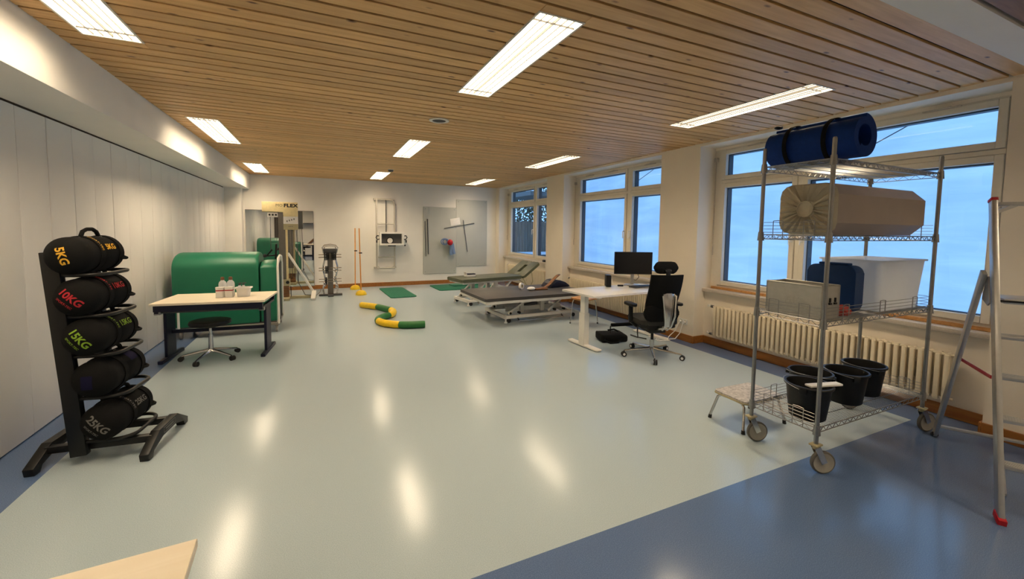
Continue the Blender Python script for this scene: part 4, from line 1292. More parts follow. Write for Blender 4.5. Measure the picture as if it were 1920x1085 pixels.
mb = MB(); mb.cyl((.06, -.13, .38), (.06, -.06, .38), .035, None, 14); mb.cyl((.12, -.10, .30), (.12, -.10, .06), .008, None, 6); obj('adjuster', mb, M['black_plastic'], mc)

# ================================================================== DUMBBELL TOWER
dt = thing('dumbbell_tower', 'grey tower stand with chrome side rails and black weights beside the mirror', 'weight stand', (.175, 10.5, 0))
mb = MB(); mb.bb(-.25, .25, -.06, .06, 0, .045, .008, 2); mb.bb(-.06, .06, -.22, .22, 0, .04, .006, 1); obj('base_foot', mb, M['dark_grey'], dt)
mb = MB(); mb.bb(-.06, .06, -.03, .03, .04, 1.06, .006, 1); obj('column', mb, M['column_grey'], dt)
for s_ in (-1, 1):
    mb = MB()
    mb.tube([(s_ * (.135 + .020 * math.sin(z * 13)), 0, .04 + z) for z in [i * .035 for i in range(31)]] , .019, 8); obj('side_rail', mb, M['chrome'], dt)
mb = MB(); mb.tube([(-.15, 0, 1.09), (-.17, 0, 1.12), (-.12, 0, 1.18), (0, 0, 1.20), (.12, 0, 1.18), (.17, 0, 1.12), (.15, 0, 1.09)], .012, 8); mb.tube([(-.13, .06, 1.09), (-.11, .06, 1.15), (0, .06, 1.165), (.11, .06, 1.15), (.13, .06, 1.09)], .010, 8); obj('top_handle', mb, M['chrome'], dt)
mb = MB(); mb.bb(-.14, .14, -.04, .04, 1.0, 1.10, .015, 2); obj('top_block', mb, M['dark_grey'], dt)
for z in (.93, .62, .36):
    mb = MB()
    for q in (-.03, .03): mb.cyl((-.245, -.02, z + q), (.24, -.02, z + q), .012, None, 8)
    obj('peg', mb, M['chrome'], dt)
for (x, z, n) in ((-.075, .93, 3), (.075, .93, 3), (-.075, .62, 2), (-.085, .36, 1)):
    for k in range(n):
        mb = MB(); xx = x + (k - (n - 1) / 2) * .035; mb.cyl((xx - .015, -.045, z - .01), (xx + .015, -.045, z - .01), .088, None, 6); obj('weight_block', mb, M['black_metal'], dt)
for (x, z) in ((.12, .60), (.11, .40), (-.12, .28), (.12, .22)):
    mb = MB()
    for q in (-.035, .035): mb.sph((x, -.05, z + q), .032, (1, 1, .8), 12, 8)
    mb.cyl((x, -.05, z - .04), (x, -.05, z + .04), .012, None, 8); obj('chrome_weight', mb, M['chrome'], dt)

# ================================================================== SLALOM POLES
def pole(label, x, y, lean):
    t = thing('slalom_pole', label, 'pole', (x, y, 0), 0, 'orange poles in yellow domes')
    mb = MB(); mb.lathe([(.125, 0), (.125, .015), (.118, .045), (.095, .08), (.055, .103), (.02, .108), (0, .108)], 28)
    obj('dome_base', mb, M['yellow'], t)
    mb = MB(); mb.cyl((0, 0, .10), (lean, .0, 1.58), .0125, None, 12); obj('rod', mb, M['orange'], t)
    mb = MB(); mb.bb(lean * .62 - .02, lean * .62 + .05, -.02, .02, .985, 1.01, .004); obj('clip', mb, M['black_plastic'], t)
pole('orange pole in a yellow dome, standing nearer the far wall', .775, 11.35, .01)
pole('orange pole in a yellow dome, standing nearer the room', .838, 10.38, -.03)

# ================================================================== WALL FRAME WITH BOX
wf = thing('wall_pulley_frame', 'grey steel wall frame with a hanging box and dial on the far wall', 'exercise frame', (1.60, 11.62, 0))
mb = MB(); mb.bar((-.25, 0, .50), (-.25, 0, 2.38), .04, .065, .003, (0, 1, 0)); obj('left_rail', mb, M['pale_steel'], wf)
mb = MB(); mb.tube([(.22, 0, .55), (.22, 0, 2.22), (.20, 0, 2.30), (.13, 0, 2.36), (-.25, 0, 2.36)], .026, 10); obj('right_rail', mb, M['pale_steel'], wf)
for z in (2.36, 1.70, .81, .50):
    mb = MB(); mb.cyl((-.25, 0, z), (.22, 0, z), .020, None, 10); obj('rung', mb, M['pale_steel'], wf)
mb = MB(); mb.cyl((-.01, -.01, 1.45), (-.01, -.01, 2.36), .012, None, 8); obj('centre_bar', mb, M['dark_grey'], wf)
mb = MB(); mb.prism([(-.24, .50), (-.16, .50), (-.24, .59)], -.01, .01, AX_Y); mb.prism([(.21, .50), (.13, .50), (.21, .59)], -.01, .01, AX_Y); obj('gusset', mb, M['pale_steel'], wf)
mb = MB()
for z in (.52, 2.36): mb.bb(-.32, -.22, -.02, .08, z - .025, z + .025, .003, 1)
mb.bb(.20, .26, -.0, .08, .50, .55); mb.bb(.20, .26, 0, .08, 2.2, 2.25); obj('wall_bracket', mb, M['pale_steel'], wf)
mb = MB(); bx0, bx1, bz0, bz1 = -.20, .43, 1.13, 1.485
for (a, b, c, d) in ((bx0, bx1, bz0, bz0 + .045), (bx0, bx1, bz1 - .045, bz1), (bx0, bx0 + .045, bz0 + .045, bz1 - .045), (bx1 - .045, bx1, bz0 + .045, bz1 - .045)): mb.bb(a, b, -.22, -.04, c, d, .004, 1)
bx = obj('box_frame', mb, M['white_metal'], wf)
mb = MB(); mb.bb(bx0 + .03, bx1 - .03, -.10, -.05, bz0 + .03, bz1 - .03); obj('box_panel', mb, M['dark_grey'], bx)
mb = MB(); mb.cyl((.075, -.13, 1.255), (.075, -.10, 1.255), .09, None, 28); obj('dial_ring', mb, M['black_plastic'], bx)
mb = MB(); mb.cyl((.075, -.142, 1.255), (.075, -.125, 1.255), .07, None, 28); obj('dial', mb, M['paper'], bx)
mb = MB()
for s_, x in ((-1, bx0), (1, bx1)):
    mb.tube([(x, -.16, 1.30), (x + s_ * .05, -.16, 1.28), (x + s_ * .09, -.18, 1.34), (x + s_ * .06, -.18, 1.39), (x + s_ * .02, -.17, 1.38)], .014, 8)
    mb.bb(x + s_ * .07 - .015, x + s_ * .07 + .015, -.18, -.15, 1.20, 1.27, .004)
mb.sph((bx1 + .03, -.2, 1.125), .022); mb.bb(.02, .22, -.2, -.1, 1.105, 1.13, .004)
obj('side_hook', mb, M['black_plastic'], wf)

# ================================================================== GREY WALL BOARDS AND WHAT HANGS ON THEM
def wboard(label, x0, x1, z0, z1, y):
    t = thing('wall_board', label, 'wall board', ((x0 + x1) / 2, y, z0), 0, 'grey boards on the far wall')
    mb = MB(); mb.bb(-(x1 - x0) / 2, (x1 - x0) / 2, -.02, 0, 0, z1 - z0, .003, 1); obj('panel', mb, M['board'], t)
    mb = MB()
    w2, h = (x1 - x0) / 2, z1 - z0
    for cx, cz in ((-w2 + .06, .06), (w2 - .06, .06), (-w2 + .06, h - .06), (w2 - .06, h - .06)): mb.cyl((cx, -.024, cz), (cx, -.018, cz), .012, None, 10)
    obj('screw', mb, M['steel'], t)
wboard('grey wall board, the left and lower of the two on the far wall', 2.615, 3.583, .30, 2.205, YF)
wboard('grey wall board, the right and higher of the two on the far wall', 3.585, 4.545, .495, 2.445, YF)
YB_ = YF - .035
def rod(name, label, p0, p1, r):
    p0, p1 = Vector(p0), Vector(p1); c = (p0 + p1) / 2
    t = thing(name, label, 'rod', c, 0, 'thin grey rods on the wall boards')
    mb = MB(); mb.cyl(p0 - c, p1 - c, r, None, 8); obj('rod_bar', mb, M['dark_grey'], t)
    mb = MB()
    for f in (.08, .92):
        q = (p0 - c).lerp(p1 - c, f); mb.cyl(q, q + Vector((0, .018, 0)), .008, None, 8)
    obj('clip', mb, M['dark_grey'], t)
rod('wall_rod', 'upright thin grey rod hanging at the very left edge of the boards', (2.665, YB_, 1.80), (2.69, YB_, .80), .010)
rod('wall_rod', 'upright thin grey rod hanging second from the left edge of the boards', (2.735, YB_, 1.86), (2.76, YB_, .86), .014)
rod('wall_rod', 'nearly level thin grey rod under the white card on the boards', (3.22, YB_, 1.60), (4.13, YB_, 1.765), .010)
rod('wall_rod', 'long slanting thin grey rod crossing the level one on the boards', (3.785, YB_ - .025, 1.85), (3.92, YB_ - .02, .92), .010)
cd = thing('wall_card', 'white card fixed above the level rod on the grey boards', 'card', (3.55, YF - .03, 1.80))
mb = MB(); mb.box((0, 0, 0), (.29, .006, .20), (0, -.17, 0), .001); obj('card_sheet', mb, M['paper'], cd)
mb = MB(); mb.box((.04, -.006, .055), (.20, .006, .028), (0, -.42, 0)); mb.box((-.03, -.006, -.03), (.10, .004, .012), (0, -.17, 0)); obj('card_fold', mb, M['white_plastic'], cd)
hb = thing('exercise_band', 'blue exercise band bunched and hanging on the left grey board', 'band', (3.32, YF - .10, 1.2))
mb = MB()
for dx, r in ((-.05, .09), (-.03, .065), (-.07, .075)):
    mb.tube([(dx - .05 + r * math.cos(a) * 1.2, .01 * math.sin(3 * a), .02 + r * math.sin(a)) for a in [2 * PI * i / 16 for i in range(16)]], .016, 6, True)
mb.tube([(.05, 0, .03), (.12, -.01, -.06), (.14, 0, -.2), (.16, 0, -.34)], [.035, .05, .055, .06], 8); mb.tube([(.06, .0, .0), (.09, -.02, -.12), (.08, 0, -.28), (.10, 0, -.36)], [.03, .045, .05, .05], 8)
obj('band_loops', mb, M['blue_cloth'], hb)
rb = thing('red_ball', 'small red ball held in the blue band on the grey board', 'ball', (3.35, YF - .20, 1.20))
mb = MB(); mb.sph((0, 0, 0), .082, (1, .8, 1.05), 20, 12); obj('ball_body', mb, M['red'], rb)

# ================================================================== MATS AND BALANCE PATH ON THE FLOOR
def floor_mat(label, x, y, w, l, rz, m='green_mat', z=0):
    t = thing('exercise_mat', label, 'mat', (x, y, z), rz, 'green exercise mats on the floor')
    mb = MB(); mb.prism(rrect(-w / 2, w / 2, -l / 2, l / 2, .07), 0, .018, None, .005); obj('mat_sheet', mb, M[m], t)
    mb = MB()
    for i in range(1, int(w / .06)): mb.bb(-w / 2 + i * .06 - .004, -w / 2 + i * .06 + .004, -l / 2 + .03, l / 2 - .03, .018, .0195)
    rbs = obj('ribs', mb, M[m], t); rbs['kind'] = 'stuff'
floor_mat('green exercise mat lying alone near the wall frame', 1.68, 10.42, .60, 1.62, math.radians(2.5))
floor_mat('long green exercise mat lying under the green treatment couch', 3.52, 10.85, 1.60, 1.02, math.radians(2))
floor_mat('dark green exercise mat lying on the long green one behind the couch', 3.75, 11.1, 1.0, .42, math.radians(2), 'green_vinyl', .0205)

bp_ = thing('balance_path', 'winding yellow and green balance path lying on the floor', 'balance path', (1.05, 7.5, 0))
ctrl = [(.70, 8.70), (.80, 8.58), (.97, 8.36), (1.10, 8.10), (1.19, 7.84), (1.12, 7.55), (.93, 7.36), (.84, 7.14), (.91, 6.90), (1.07, 6.72), (1.26, 6.62), (1.50, 6.58)]
def cr_(P, t):
    n = len(P) - 1; i = min(int(t), n - 1); f = t - i
    g = lambda k: Vector(P[max(0, min(n, k))])
    a, b, c, d = g(i - 1), g(i), g(i + 1), g(i + 2)
    return .5 * ((2 * b) + (c - a) * f + (2 * a - 5 * b + 4 * c - d) * f * f + (3 * b - a - 3 * c + d) * f ** 3)
cuts = [0, 2.0, 3.6, 5.3, 7.25, 9.25, 11.0]
for i in range(6):
    mb = MB(); n = 12
    pts = []
    for k in range(n + 1):
        p = cr_(ctrl, cuts[i] + (cuts[i + 1] - cuts[i]) * k / n); pts.append((p.x - 1.05, p.y - 7.5, .058))
    rr = [.058 - (.004 if k in (0, n) else 0) for k in range(n + 1)]
    mb.tube(pts, rr, 14)
    obj('segment', mb, M['yellow' if i % 2 == 0 else 'green_foam'], bp_)

# ================================================================== TREATMENT COUCHES
def couch_base(t, L_, Wd_, x0, x1, top, m):
    y0, y1 = -Wd_ / 2, Wd_ / 2
    mb = MB()
    for y in (y0, y1): mb.bar((x0, y, .10), (x1, y, .10), .05, .05, .004)
    for x in (x0, x1): mb.bar((x, y0, .10), (x, y1, .10), .05, .06, .004)
    base = obj('base_frame', mb, m, t)
    for x in (x0, x1):
        for y in (y0, y1):
            mb = MB(); mb.cyl((x, y, .0), (x, y, .022), .028, None, 14); mb.cyl((x, y, .02), (x, y, .10), .014, None, 10); obj('foot', mb, M['white_plastic'], base)
            mb = MB(); mb.cyl((x + .06, y - .012, .038), (x + .06, y + .012, .038), .036, None, 16); obj('wheel', mb, M['rubber'], base)
    mb = MB()
    for y in (y0 * .8, y1 * .8):
        mb.bar((x0 + .08, y, .14), (x0 + .45, y, top), .05, .035, .003); mb.bar((x1 - .45, y, .14), (x1 - .12, y, top), .05, .035, .003)
    obj('lifting_arm', mb, m, t)
    mb = MB()
    for f in (.3, .62):
        x = x0 + (x1 - x0) * f
        mb.bb(x - .04, x + .04, y0 * .55 - .03, y0 * .55 + .03, .125, top, .004, 1); mb.bb(x - .04, x + .04, y1 * .55 - .03, y1 * .55 + .03, .125, top, .004, 1)
    obj('column', mb, m, t)
    mb = MB(); mb.bb(x0 + .1, x1 - .1, y0 * .5 - .02, y0 * .5 + .02, .16, .235, .003, 1); mb.bb(x0 + .1, x1 - .1, y1 * .5 - .02, y1 * .5 + .02, .16, .235, .003, 1); obj('side_beam', mb, m, t)
    mb = MB()
    for x in (x0 + .12, x0 + .3, x1 - .3, x1 - .1):
        for y in (y0 * .8, y1 * .8): mb.cyl((x, y - .03, .15), (x, y + .03, .15), .022, None, 12)
    obj('pivot', mb, M['black_plastic'], t)
    mb = MB(); mb.cyl((x0 + .35, -.03, .17), (x1 - .5, -.03, .24), .032, None, 14); obj('actuator', mb, M['steel'], t)
    mb = MB(); mb.tube([(x0 + .2, y0 - .07, .035), (x1 - .2, y0 - .07, .035)], .012, 8); mb.bar((x0 + .22, y0 - .07, .035), (x0 + .22, y0, .09), .02, .02); mb.bar((x1 - .22, y0 - .07, .035), (x1 - .22, y0, .09), .02, .02); obj('foot_switch_rail', mb, M['chrome'], t)

bk = thing('black_treatment_couch', 'wide low dark treatment couch on white lifting frame beside the desk', 'treatment couch', (3.43, 6.83, 0), math.radians(2.2))
mb = MB(); mb.prism(rrect(-1.06, 1.06, -.615, .615, .04), .425, .475, None, .014); obj('upholstery', mb, M['graphite'], bk)
mb = MB()
for y in (-.585, .585): mb.bb(-1.04, 1.04, y - .02, y + .02, .375, .424, .003, 1)
for x in (-1.02, 0, 1.02): mb.bb(x - .02, x + .02, -.565, .565, .375, .424, .003, 1)
obj('top_frame', mb, M['white_metal'], bk)
couch_base(bk, 1.9, .84, -.60, .74, .376, M['white_metal'])

gk = thing('green_treatment_couch', 'narrow olive treatment couch with raised head section under the far windows', 'treatment couch', (3.30, 8.50, 0), math.radians(11))
mb = MB(); mb.prism(rrect(-.80, .76, -.35, .35, .06), .50, .565, None, .018); obj('upholstery', mb, M['olive'], gk)
hm = Matrix.Translation((.79, 0, .52)) @ Matrix.Rotation(-math.radians(33), 4, 'Y')
def slab(poly, h0, h1): 
    mb = MB(); mb.prism(poly, h0, h1, hm, .012); return mb
head = obj('head_section', slab(rrect(0, .56, -.34, -.055, .05), -.03, .03), M['olive'], gk)
obj('head_side', slab(rrect(0, .56, .055, .34, .05), -.03, .03), M['olive'], head)
obj('head_end', slab(rrect(0, .14, -.06, .06, .01), -.028, .028), M['olive'], head); obj('head_end', slab(rrect(.42, .56, -.06, .06, .01), -.028, .028), M['olive'], head)
mb = MB()
for y in (-.28, .28): mb.bb(-.75, .74, y - .02, y + .02, .455, .50, .003, 1)
for x in (-.7, 0, .7): mb.bb(x - .02, x + .02, -.26, .26, .455, .50, .003, 1)
for y in (-.2, .2): mb.bar((.72, y, .48), (1.18, y, .76), .03, .03, .003)
obj('top_frame', mb, M['white_metal'], gk)
couch_base(gk, 1.5, .6, -.62, .62, .456, M['white_metal'])
mb = MB(); mb.tube([(.80, -.30, .50), (.86, -.34, .36), (.98, -.34, .30), (1.06, -.33, .42), (1.04, -.32, .60), (1.0, -.30, .64)], .012, 8); mb.tube([(.70, -.30, .46), (.78, -.36, .40), (.86, -.36, .47)], .010, 8); obj('grip_loop', mb, M['cream_dull'], gk)

tr_ = thing('instrument_tray', 'small white and navy case lying on the olive couch', 'case', (2.90, 8.50, .566), math.radians(8))
mb = MB(); mb.box((.02, 0, .022), (.23, .13, .044), None, .01); obj('case_body', mb, M['white_plastic'], tr_)
mb = MB(); mb.box((.03, 0, .056), (.21, .11, .026), None, .008); obj('case_lid', mb, M['navy'], tr_)
mb = MB(); mb.box((-.085, 0, .075), (.02, .11, .075), (0, -.35, 0), .006); obj('flap', mb, M['white_plastic'], tr_)

# things lying on the dark couch
BZT = .476
tp = thing('tape_roll', 'white tape roll standing on the dark couch', 'tape roll', (3.42, 6.97, BZT), .5)
mb = MB()
prof = [(.034, -.022), (.062, -.022), (.062, .022), (.034, .022), (.034, -.022)]
mb.lathe(prof, 28, Matrix.Translation((0, 0, .062)) @ Matrix.Rotation(PI / 2, 4, 'X')); obj('tape_ring', mb, M['white_plastic'], tp)
mb = MB(); mb.lathe([(.031, -.022), (.034, -.022), (.034, .022), (.031, .022), (.031, -.022)], 24, Matrix.Translation((0, 0, .062)) @ Matrix.Rotation(PI / 2, 4, 'X')); obj('core', mb, M['cream_dull'], tp)
wd_ = thing('white_pad', 'small white rounded pad beside the tape roll on the dark couch', 'pad', (3.53, 6.78, BZT), .3)
mb = MB(); mb.sph((0, 0, .035), .09, (1, .7, .39), 18, 10); obj('pad_body', mb, M['white_plastic'], wd_)
bs = thing('brown_strap', 'long brown leather strap lying over the dark couch beside the cushion', 'strap', (3.78, 6.86, BZT))
mb = MB()
P_ = [(-.12, -.06, .02), (.0, -.05, .03), (.12, .0, .045), (.24, .07, .09), (.36, .14, .16), (.46, .20, .205), (.52, .24, .225)]
for a, b in zip(P_, P_[1:]): mb.bar(a, b, .07, .016, .004)
mb.bb(-.16, .10, -.10, .0, 0, .03, .008); obj('strap_band', mb, M['brown_leather'], bs)
mb = MB(); mb.box((.54, .25, .227), (.05, .05, .02), (0, -.3, .4), .004); obj('buckle', mb, M['dark_grey'], bs)
cu_ = thing('dark_cushion', 'dark rounded cushion lying at the window end of the dark couch', 'cushion', (4.27, 7.13, BZT), .15)
mb = MB(); mb.prism([(-.26, 0), (.24, 0), (.22, .03), (.12, .095), (-.02, .14), (-.12, .13), (-.20, .07)], -.17, .17, AX_Y, .02); obj('cushion_body', mb, M['navy'], cu_)
bb_ = thing('brown_bolster', 'brown half round bolster lying on the floor beyond the dark couch', 'bolster', (4.10, 7.72, 0), .1)
mb = MB(); mb.prism([(-.22, 0), (.22, 0), (.215, .10), (.17, .19), (.09, .245), (0, .26), (-.09, .245), (-.17, .19), (-.215, .10)], -.14, .14, AX_Y, .012); obj('bolster_body', mb, M['brown_leather'], bb_)

ws = thing('wooden_stool', 'brown wooden stool with four chrome legs between dark couch and desk', 'stool', (4.10, 5.88, 0), .35)
mb = MB(); mb.prism(rrect(-.20, .20, -.18, .18, .09), .43, .452, None, .006); obj('seat', mb, M['ply'], ws)
for s_ in (-1, 1):
    for q in (-1, 1):
        mb = MB(); mb.tube([(s_ * .08, q * .10, .424), (s_ * .135, q * .125, .415), (s_ * .15, q * .135, .37), (s_ * .175, q * .16, .015)], .010, 8); l_ = obj('leg', mb, M['chrome'], ws)
        mb = MB(); mb.cyl((s_ * .176, q * .161, 0), (s_ * .1745, q * .1595, .02), .013, None, 10); obj('rubber_foot', mb, M['rubber'], l_)
mb = MB(); mb.tube([(-.08, -.10, .424), (.08, -.10, .424)], .009, 8); mb.tube([(-.08, .10, .424), (.08, .10, .424)], .009, 8); obj('seat_frame', mb, M['chrome'], ws)

# ================================================================== WHITE DESK
DA = math.radians(4.2)
dk_ = thing('standing_desk', 'white height adjustable desk with T shaped feet before the middle window', 'desk', (3.94, 4.77, 0), DA)
mb = MB(); mb.prism(rrect(-.79, .79, -.37, .35, .03), .735, .76, None, .004); obj('desktop', mb, M['white_top'], dk_)
for s_ in (-1, 1):
    x = s_ * .645
    mb = MB(); mb.bb(x - .045, x + .045, -.06, .06, .03, .47, .005, 1); l_ = obj('leg', mb, M['white_metal'], dk_)
    mb = MB(); mb.bb(x - .035, x + .035, -.048, .048, .46, .72, .004, 1); obj('inner_tube', mb, M['white_metal'], l_)
    mb = MB(); mb.bb(x - .045, x + .045, -.33, .31, .005, .035, .012, 2); obj('foot_bar', mb, M['white_metal'], l_)
    mb = MB(); mb.bb(x - .03, x + .03, -.32, .30, .712, .735, .003, 1); obj('top_bracket', mb, M['white_metal'], l_)
mb = MB(); mb.bb(-.60, .60, -.03, .03, .69, .73, .003, 1); obj('cross_rail', mb, M['white_metal'], dk_)
DT = .761
mo = thing('computer_monitor', 'black flat monitor switched off on the white desk', 'monitor', (4.43, 5.06, DT), -math.radians(24.7))
mb = MB(); mb.box((0, 0, .345), (.595, .022, .35), None, .006); sc_ = obj('housing', mb, M['black_plastic'], mo)
mb = MB(); mb.box((0, -.0115, .35), (.575, .002, .325)); obj('screen', mb, M['screen'], sc_)
mb = MB(); mb.bar((0, .035, .01), (0, .03, .34), .05, .018, .004, (0, 1, 0)); obj('stand_neck', mb, M['alu'], mo)
mb = MB(); mb.prism([(.13 * math.cos(a), .02 + .10 * math.sin(a)) for a in [2 * PI * i / 28 for i in range(28)]], 0, .010, None, .003); obj('stand_foot', mb, M['alu'], mo)
mb = MB(); mb.tube([(.05, .03, .18), (.09, .04, .17), (.11, .05, .12), (.07, .05, .07), (.03, .05, .08)], .005, 6); obj('cable', mb, M['black_plastic'], mo)
pc = thing('mini_computer', 'small upright black box standing at the back of the white desk', 'computer', (3.965, 5.08, DT), -.5)
mb = MB(); mb.box((0, 0, .088), (.075, .17, .175), None, .006); obj('case', mb, M['black_plastic'], pc)
mb = MB(); mb.tube([(.03, .09, .15), (.06, .12, .15), (.08, .12, .08), (.09, .10, .015), (.16, .06, .008)], .004, 6); obj('cable', mb, M['white_plastic'], pc)
kb = thing('keyboard', 'dark flat keyboard lying before the monitor on the white desk', 'keyboard', (4.40, 4.82, DT), DA)
mb = MB(); mb.box((0, 0, .010), (.40, .14, .018), None, .004); obj('key_case', mb, M['dark_grey'], kb)
mb = MB()
for r in range(5):
    for c in range(15): mb.box((-.182 + c * .026, -.052 + r * .025, .021), (.022, .021, .006))
kk = obj('keys', mb, M['black_plastic'], kb); kk['kind'] = 'stuff'
pp = thing('papers', 'white paper sheets lying beside the monitor on the white desk', 'papers', (4.66, 4.86, DT), .1)
mb = MB(); mb.box((0, 0, .002), (.21, .297, .003), (0, 0, 0)); mb.box((.02, .01, .0045), (.21, .28, .002), (0, 0, .12)); obj('sheet', mb, M['paper'], pp)
ad = thing('cable_adapter', 'small black adapter with cable between computer and monitor', 'adapter', (4.14, 5.00, DT), -.45)
mb = MB(); mb.box((0, 0, .013), (.085, .03, .025), None, .005); obj('adapter_body', mb, M['black_plastic'], ad)
mb = MB(); mb.tube([(.04, 0, .012), (.10, .03, .02), (.13, .05, .012), (.15, .06, .006)], .004, 6); obj('cable', mb, M['dark_grey'], ad)

# ================================================================== OFFICE CHAIR
CA = -math.radians(16)
oc = thing('office_chair', 'black office chair with headrest and polished base at the white desk', 'chair', (3.86, 4.01, 0), CA)
mb = MB(); mb.prism(rrect(-.25, .25, -.22, .27, .09), .445, .51, None, .02); obj('seat', mb, M['grey_fabric'], oc)
mb = MB(); mb.prism(rrect(-.235, .235, -.20, .24, .08), .405, .445, None, .01); mb.bb(-.11, .11, -.14, .12, .33, .405, .012); obj('seat_shell', mb, M['black_plastic'], oc)
mb = MB()
n = 14; rows_ = 10
def bk_pt(u, v, th):
    # u -1..1 across, v 0..1 up
    w = .205 * (.86 + .14 * math.sin(min(1, v * 2.2) * PI / 2)) * (1.0 if v < .9 else 1.0)
    x = u * w
    z = .56 + .53 * v
    y = -.215 - .10 * v + .035 * math.cos(v * PI * 1.1) + .045 * u * u
    return (x, y - th, z)
g1 = [[mb.bm.verts.new(bk_pt(-1 + 2 * i / n, j / rows_, .0)) for i in range(n + 1)] for j in range(rows_ + 1)]
g2 = [[mb.bm.verts.new(bk_pt(-1 + 2 * i / n, j / rows_, .03)) for i in range(n + 1)] for j in range(rows_ + 1)]
for j in range(rows_):
    for i in range(n):
        mb.bm.faces.new((g1[j][i], g1[j][i + 1], g1[j + 1][i + 1], g1[j + 1][i])); mb.bm.faces.new((g2[j][i], g2[j + 1][i], g2[j + 1][i + 1], g2[j][i + 1]))
for j in range(rows_):
    mb.bm.faces.new((g1[j][0], g1[j + 1][0], g2[j + 1][0], g2[j][0])); mb.bm.faces.new((g1[j][n], g2[j][n], g2[j + 1][n], g1[j + 1][n]))
for i in range(n):
    mb.bm.faces.new((g1[0][i], g2[0][i], g2[0][i + 1], g1[0][i + 1])); mb.bm.faces.new((g1[rows_][i], g1[rows_][i + 1], g2[rows_][i + 1], g2[rows_][i]))
obj('backrest', mb, M['black_fabric'], oc)
mb = MB(); mb.prism(rrect(-.225, .225, .50, .70, .08), -.235, -.185, AX_Y, .018); obj('lumbar_rest', mb, M['black_fabric'], oc)
mb = MB(); mb.prism(rrect(-.145, .145, 1.10, 1.245, .06), -.31, -.25, AX_Y, .02); obj('headrest', mb, M['black_fabric'], oc)
mb = MB(); mb.bar((0, -.345, 1.02), (0, -.335, 1.16), .05, .025, .005, (0, 1, 0)); mb.cyl((-.04, -.33, 1.13), (.04, -.33, 1.13), .022, None, 12); obj('headrest_arm', mb, M['black_plastic'], oc)
mb = MB()
mb.prism([(-.035, .46), (.035, .46), (.055, .62), (.075, .86), (.03, .875), (-.03, .875), (-.075, .86), (-.055, .62)], -.375, -.345, AX_Y, .006)
mb.bar((0, -.10, .38), (0, -.34, .45), .085, .045, .008); obj('back_bracket', mb, M['chrome'], oc)
mb = MB()
for s_ in (-1, 1): mb.tube([(s_ * .07, -.36, .86), (s_ * .085, -.39, .84), (s_ * .06, -.42, .60), (s_ * .04, -.38, .47), (s_ * .03, -.30, .41)], .011, 8)
obj('back_rails', mb, M['chrome'], oc)
for s_ in (-1, 1):
    mb = MB(); mb.bar((s_ * .23, -.01, .40), (s_ * .305, -.01, .46), .06, .03, .005); mb.bar((s_ * .305, -.01, .45), (s_ * .31, -.01, .665), .05, .03, .006, (0, 1, 0)); a_ = obj('arm_post', mb, M['black_plastic'], oc)
    mb = MB(); mb.prism(rrect(s_ * .31 - .045, s_ * .31 + .045, -.13, .13, .04), .668, .70, None, .01); obj('arm_pad', mb, M['black_plastic'], a_)
mb = MB(); mb.cyl((0, 0, .085), (0, 0, .22), .03, .027, 18); obj('base_hub', mb, M['chrome'], oc)
mb = MB(); mb.cyl((0, 0, .2), (0, 0, .34), .018, None, 16); obj('gas_column', mb, M['black_metal'], oc)
star_base(oc, M['chrome'], .365, .105, .075, math.radians(16) - CA, M['rubber'], M['white_plastic'], 5, .032)

# foot stand and bag under the desk
fs = thing('foot_stand', 'black tubular foot stand with padded bar under the white desk', 'foot stand', (4.10, 4.80, 0), math.radians(-8))
mb = MB()
for x in (-.24, .22): mb.tube([(x, .0, .215), (x - .02, -.005, .20), (x - .025, -.01, .10), (x - .02, -.02, .02), (x + .06, -.12, .014)], .010, 8); mb.tube([(x - .02, -.02, .016), (x - .04, .14, .014)], .010, 8)
obj('tube_frame', mb, M['black_metal'], fs)
mb = MB(); mb.cyl((-.24, 0, .222), (.24, 0, .222), .026, None, 16); obj('padded_bar', mb, M['black_fabric'], fs)
bgm = thing('black_bag', 'black soft bag lying on the floor under the white desk', 'bag', (3.86, 4.83, 0), -.25)
mb = MB(); mb.box((0, 0, .055), (.40, .30, .11), None, .03, 4)
for v in mb.bm.verts: v.co.z = max(0, v.co.z + .02 * math.sin(v.co.x * 19) * (v.co.z > .05)); v.co.x += .012 * math.sin(v.co.y * 21)
obj('bag_body', mb, M['black_fabric'], bgm)
mb = MB(); mb.tube([(-.13, -.10, .10), (-.17, -.16, .04), (-.10, -.20, .012), (.02, -.19, .012), (.10, -.14, .04)], .012, 8); mb.tube([(.10, .0, .13), (.03, -.02, .165), (-.06, .0, .15)], .012, 8); obj('carry_strap', mb, M['black_fabric'], bgm)

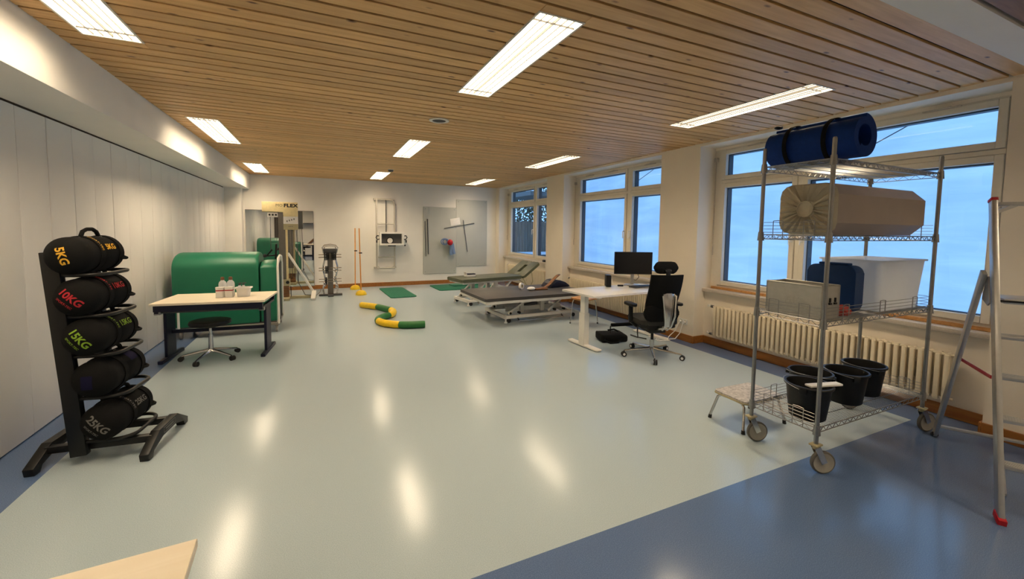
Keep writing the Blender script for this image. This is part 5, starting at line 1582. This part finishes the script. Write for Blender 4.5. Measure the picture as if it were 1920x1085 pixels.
# socket and cords
so = thing('wall_socket', 'white double wall socket with plugged cords beside the office chair', 'socket', (XR, 4.415, .285))
mb = MB(); mb.bb(-.010, 0, -.08, .08, -.04, .04, .004); obj('cover_plate', mb, M['white_plastic'], so)
mb = MB()
for y in (-.038, .038): mb.cyl((-.012, y, 0), (-.009, y, 0), .026, None, 16)
obj('outlet_insert', mb, M['cream_dull'], so)
mb = MB(); mb.cyl((-.05, -.038, 0), (-.010, -.038, 0), .02, None, 12); mb.cyl((-.045, .038, 0), (-.010, .038, 0), .018, None, 12); obj('plug', mb, M['white_plastic'], so)
cb = thing('power_cord', 'white power cords looping from the wall socket to the desk', 'cord', (4.62, 4.5, 0))
mb = MB(); mb.tube([(.178, -.12, .27), (.15, -.10, .12), (.10, -.06, .03), (.0, .02, .012), (-.10, .10, .012), (-.16, .06, .012), (-.10, -.02, .012), (.0, -.06, .012), (-.06, .1, .012), (-.12, .25, .012)], .006, 6)
mb.tube([(.18, -.05, .27), (.14, -.02, .14), (.06, .02, .05), (-.04, -.04, .012), (-.18, -.02, .012), (-.22, .12, .05)], .006, 6)
obj('cord_loops', mb, M['white_plastic'], cb)

wb = thing('window_box', 'small black box on the sill of the farthest window', 'box', (5.025, 8.94, .801))
mb = MB(); mb.box((0, 0, .028), (.06, .15, .055), None, .006); obj('box_body', mb, M['black_plastic'], wb)
mb = MB(); mb.box((-.031, .02, .03), (.004, .08, .03), None, .001); obj('front_plate', mb, M['dark_grey'], wb)
# ================================================================== BEHIND THE CAMERA (seen in the mirror)
bn = thing('incline_bench', 'dark padded incline bench by the back wall, seen in the mirror', 'bench', (-.45, -1.4, 0), .3)
mb = MB(); mb.box((.15, 0, .95), (1.15, .34, .08), (0, -.75, 0), .02); obj('back_pad', mb, M['brown_leather'], bn)
mb = MB(); mb.box((-.35, 0, .48), (.42, .36, .08), None, .02); obj('seat_pad', mb, M['black_fabric'], bn)
mb = MB(); mb.bb(-.6, .7, -.03, .03, 0, .06); mb.bb(-.45, -.39, -.03, .03, .06, .44); mb.bb(.30, .36, -.03, .03, .06, 1.0); mb.bb(-.6, -.54, -.3, .3, 0, .05); mb.bb(.64, .7, -.3, .3, 0, .05); obj('bench_frame', mb, M['black_metal'], bn)
sf = thing('wall_shelf', 'long grey wall shelf on the back wall, seen in the mirror', 'shelf', (-.6, YB, 1.75))
mb = MB(); mb.bb(-1.0, 1.0, 0, .32, 0, .03, .003, 1); obj('shelf_board', mb, M['dark_grey'], sf)
for x in (-.8, .8):
    mb = MB(); mb.prism([(0, -.22), (.02, -.22), (.28, -.01), (.28, 0), (0, 0)], x - .015, x + .015, AX_X); obj('bracket', mb, M['steel'], sf)
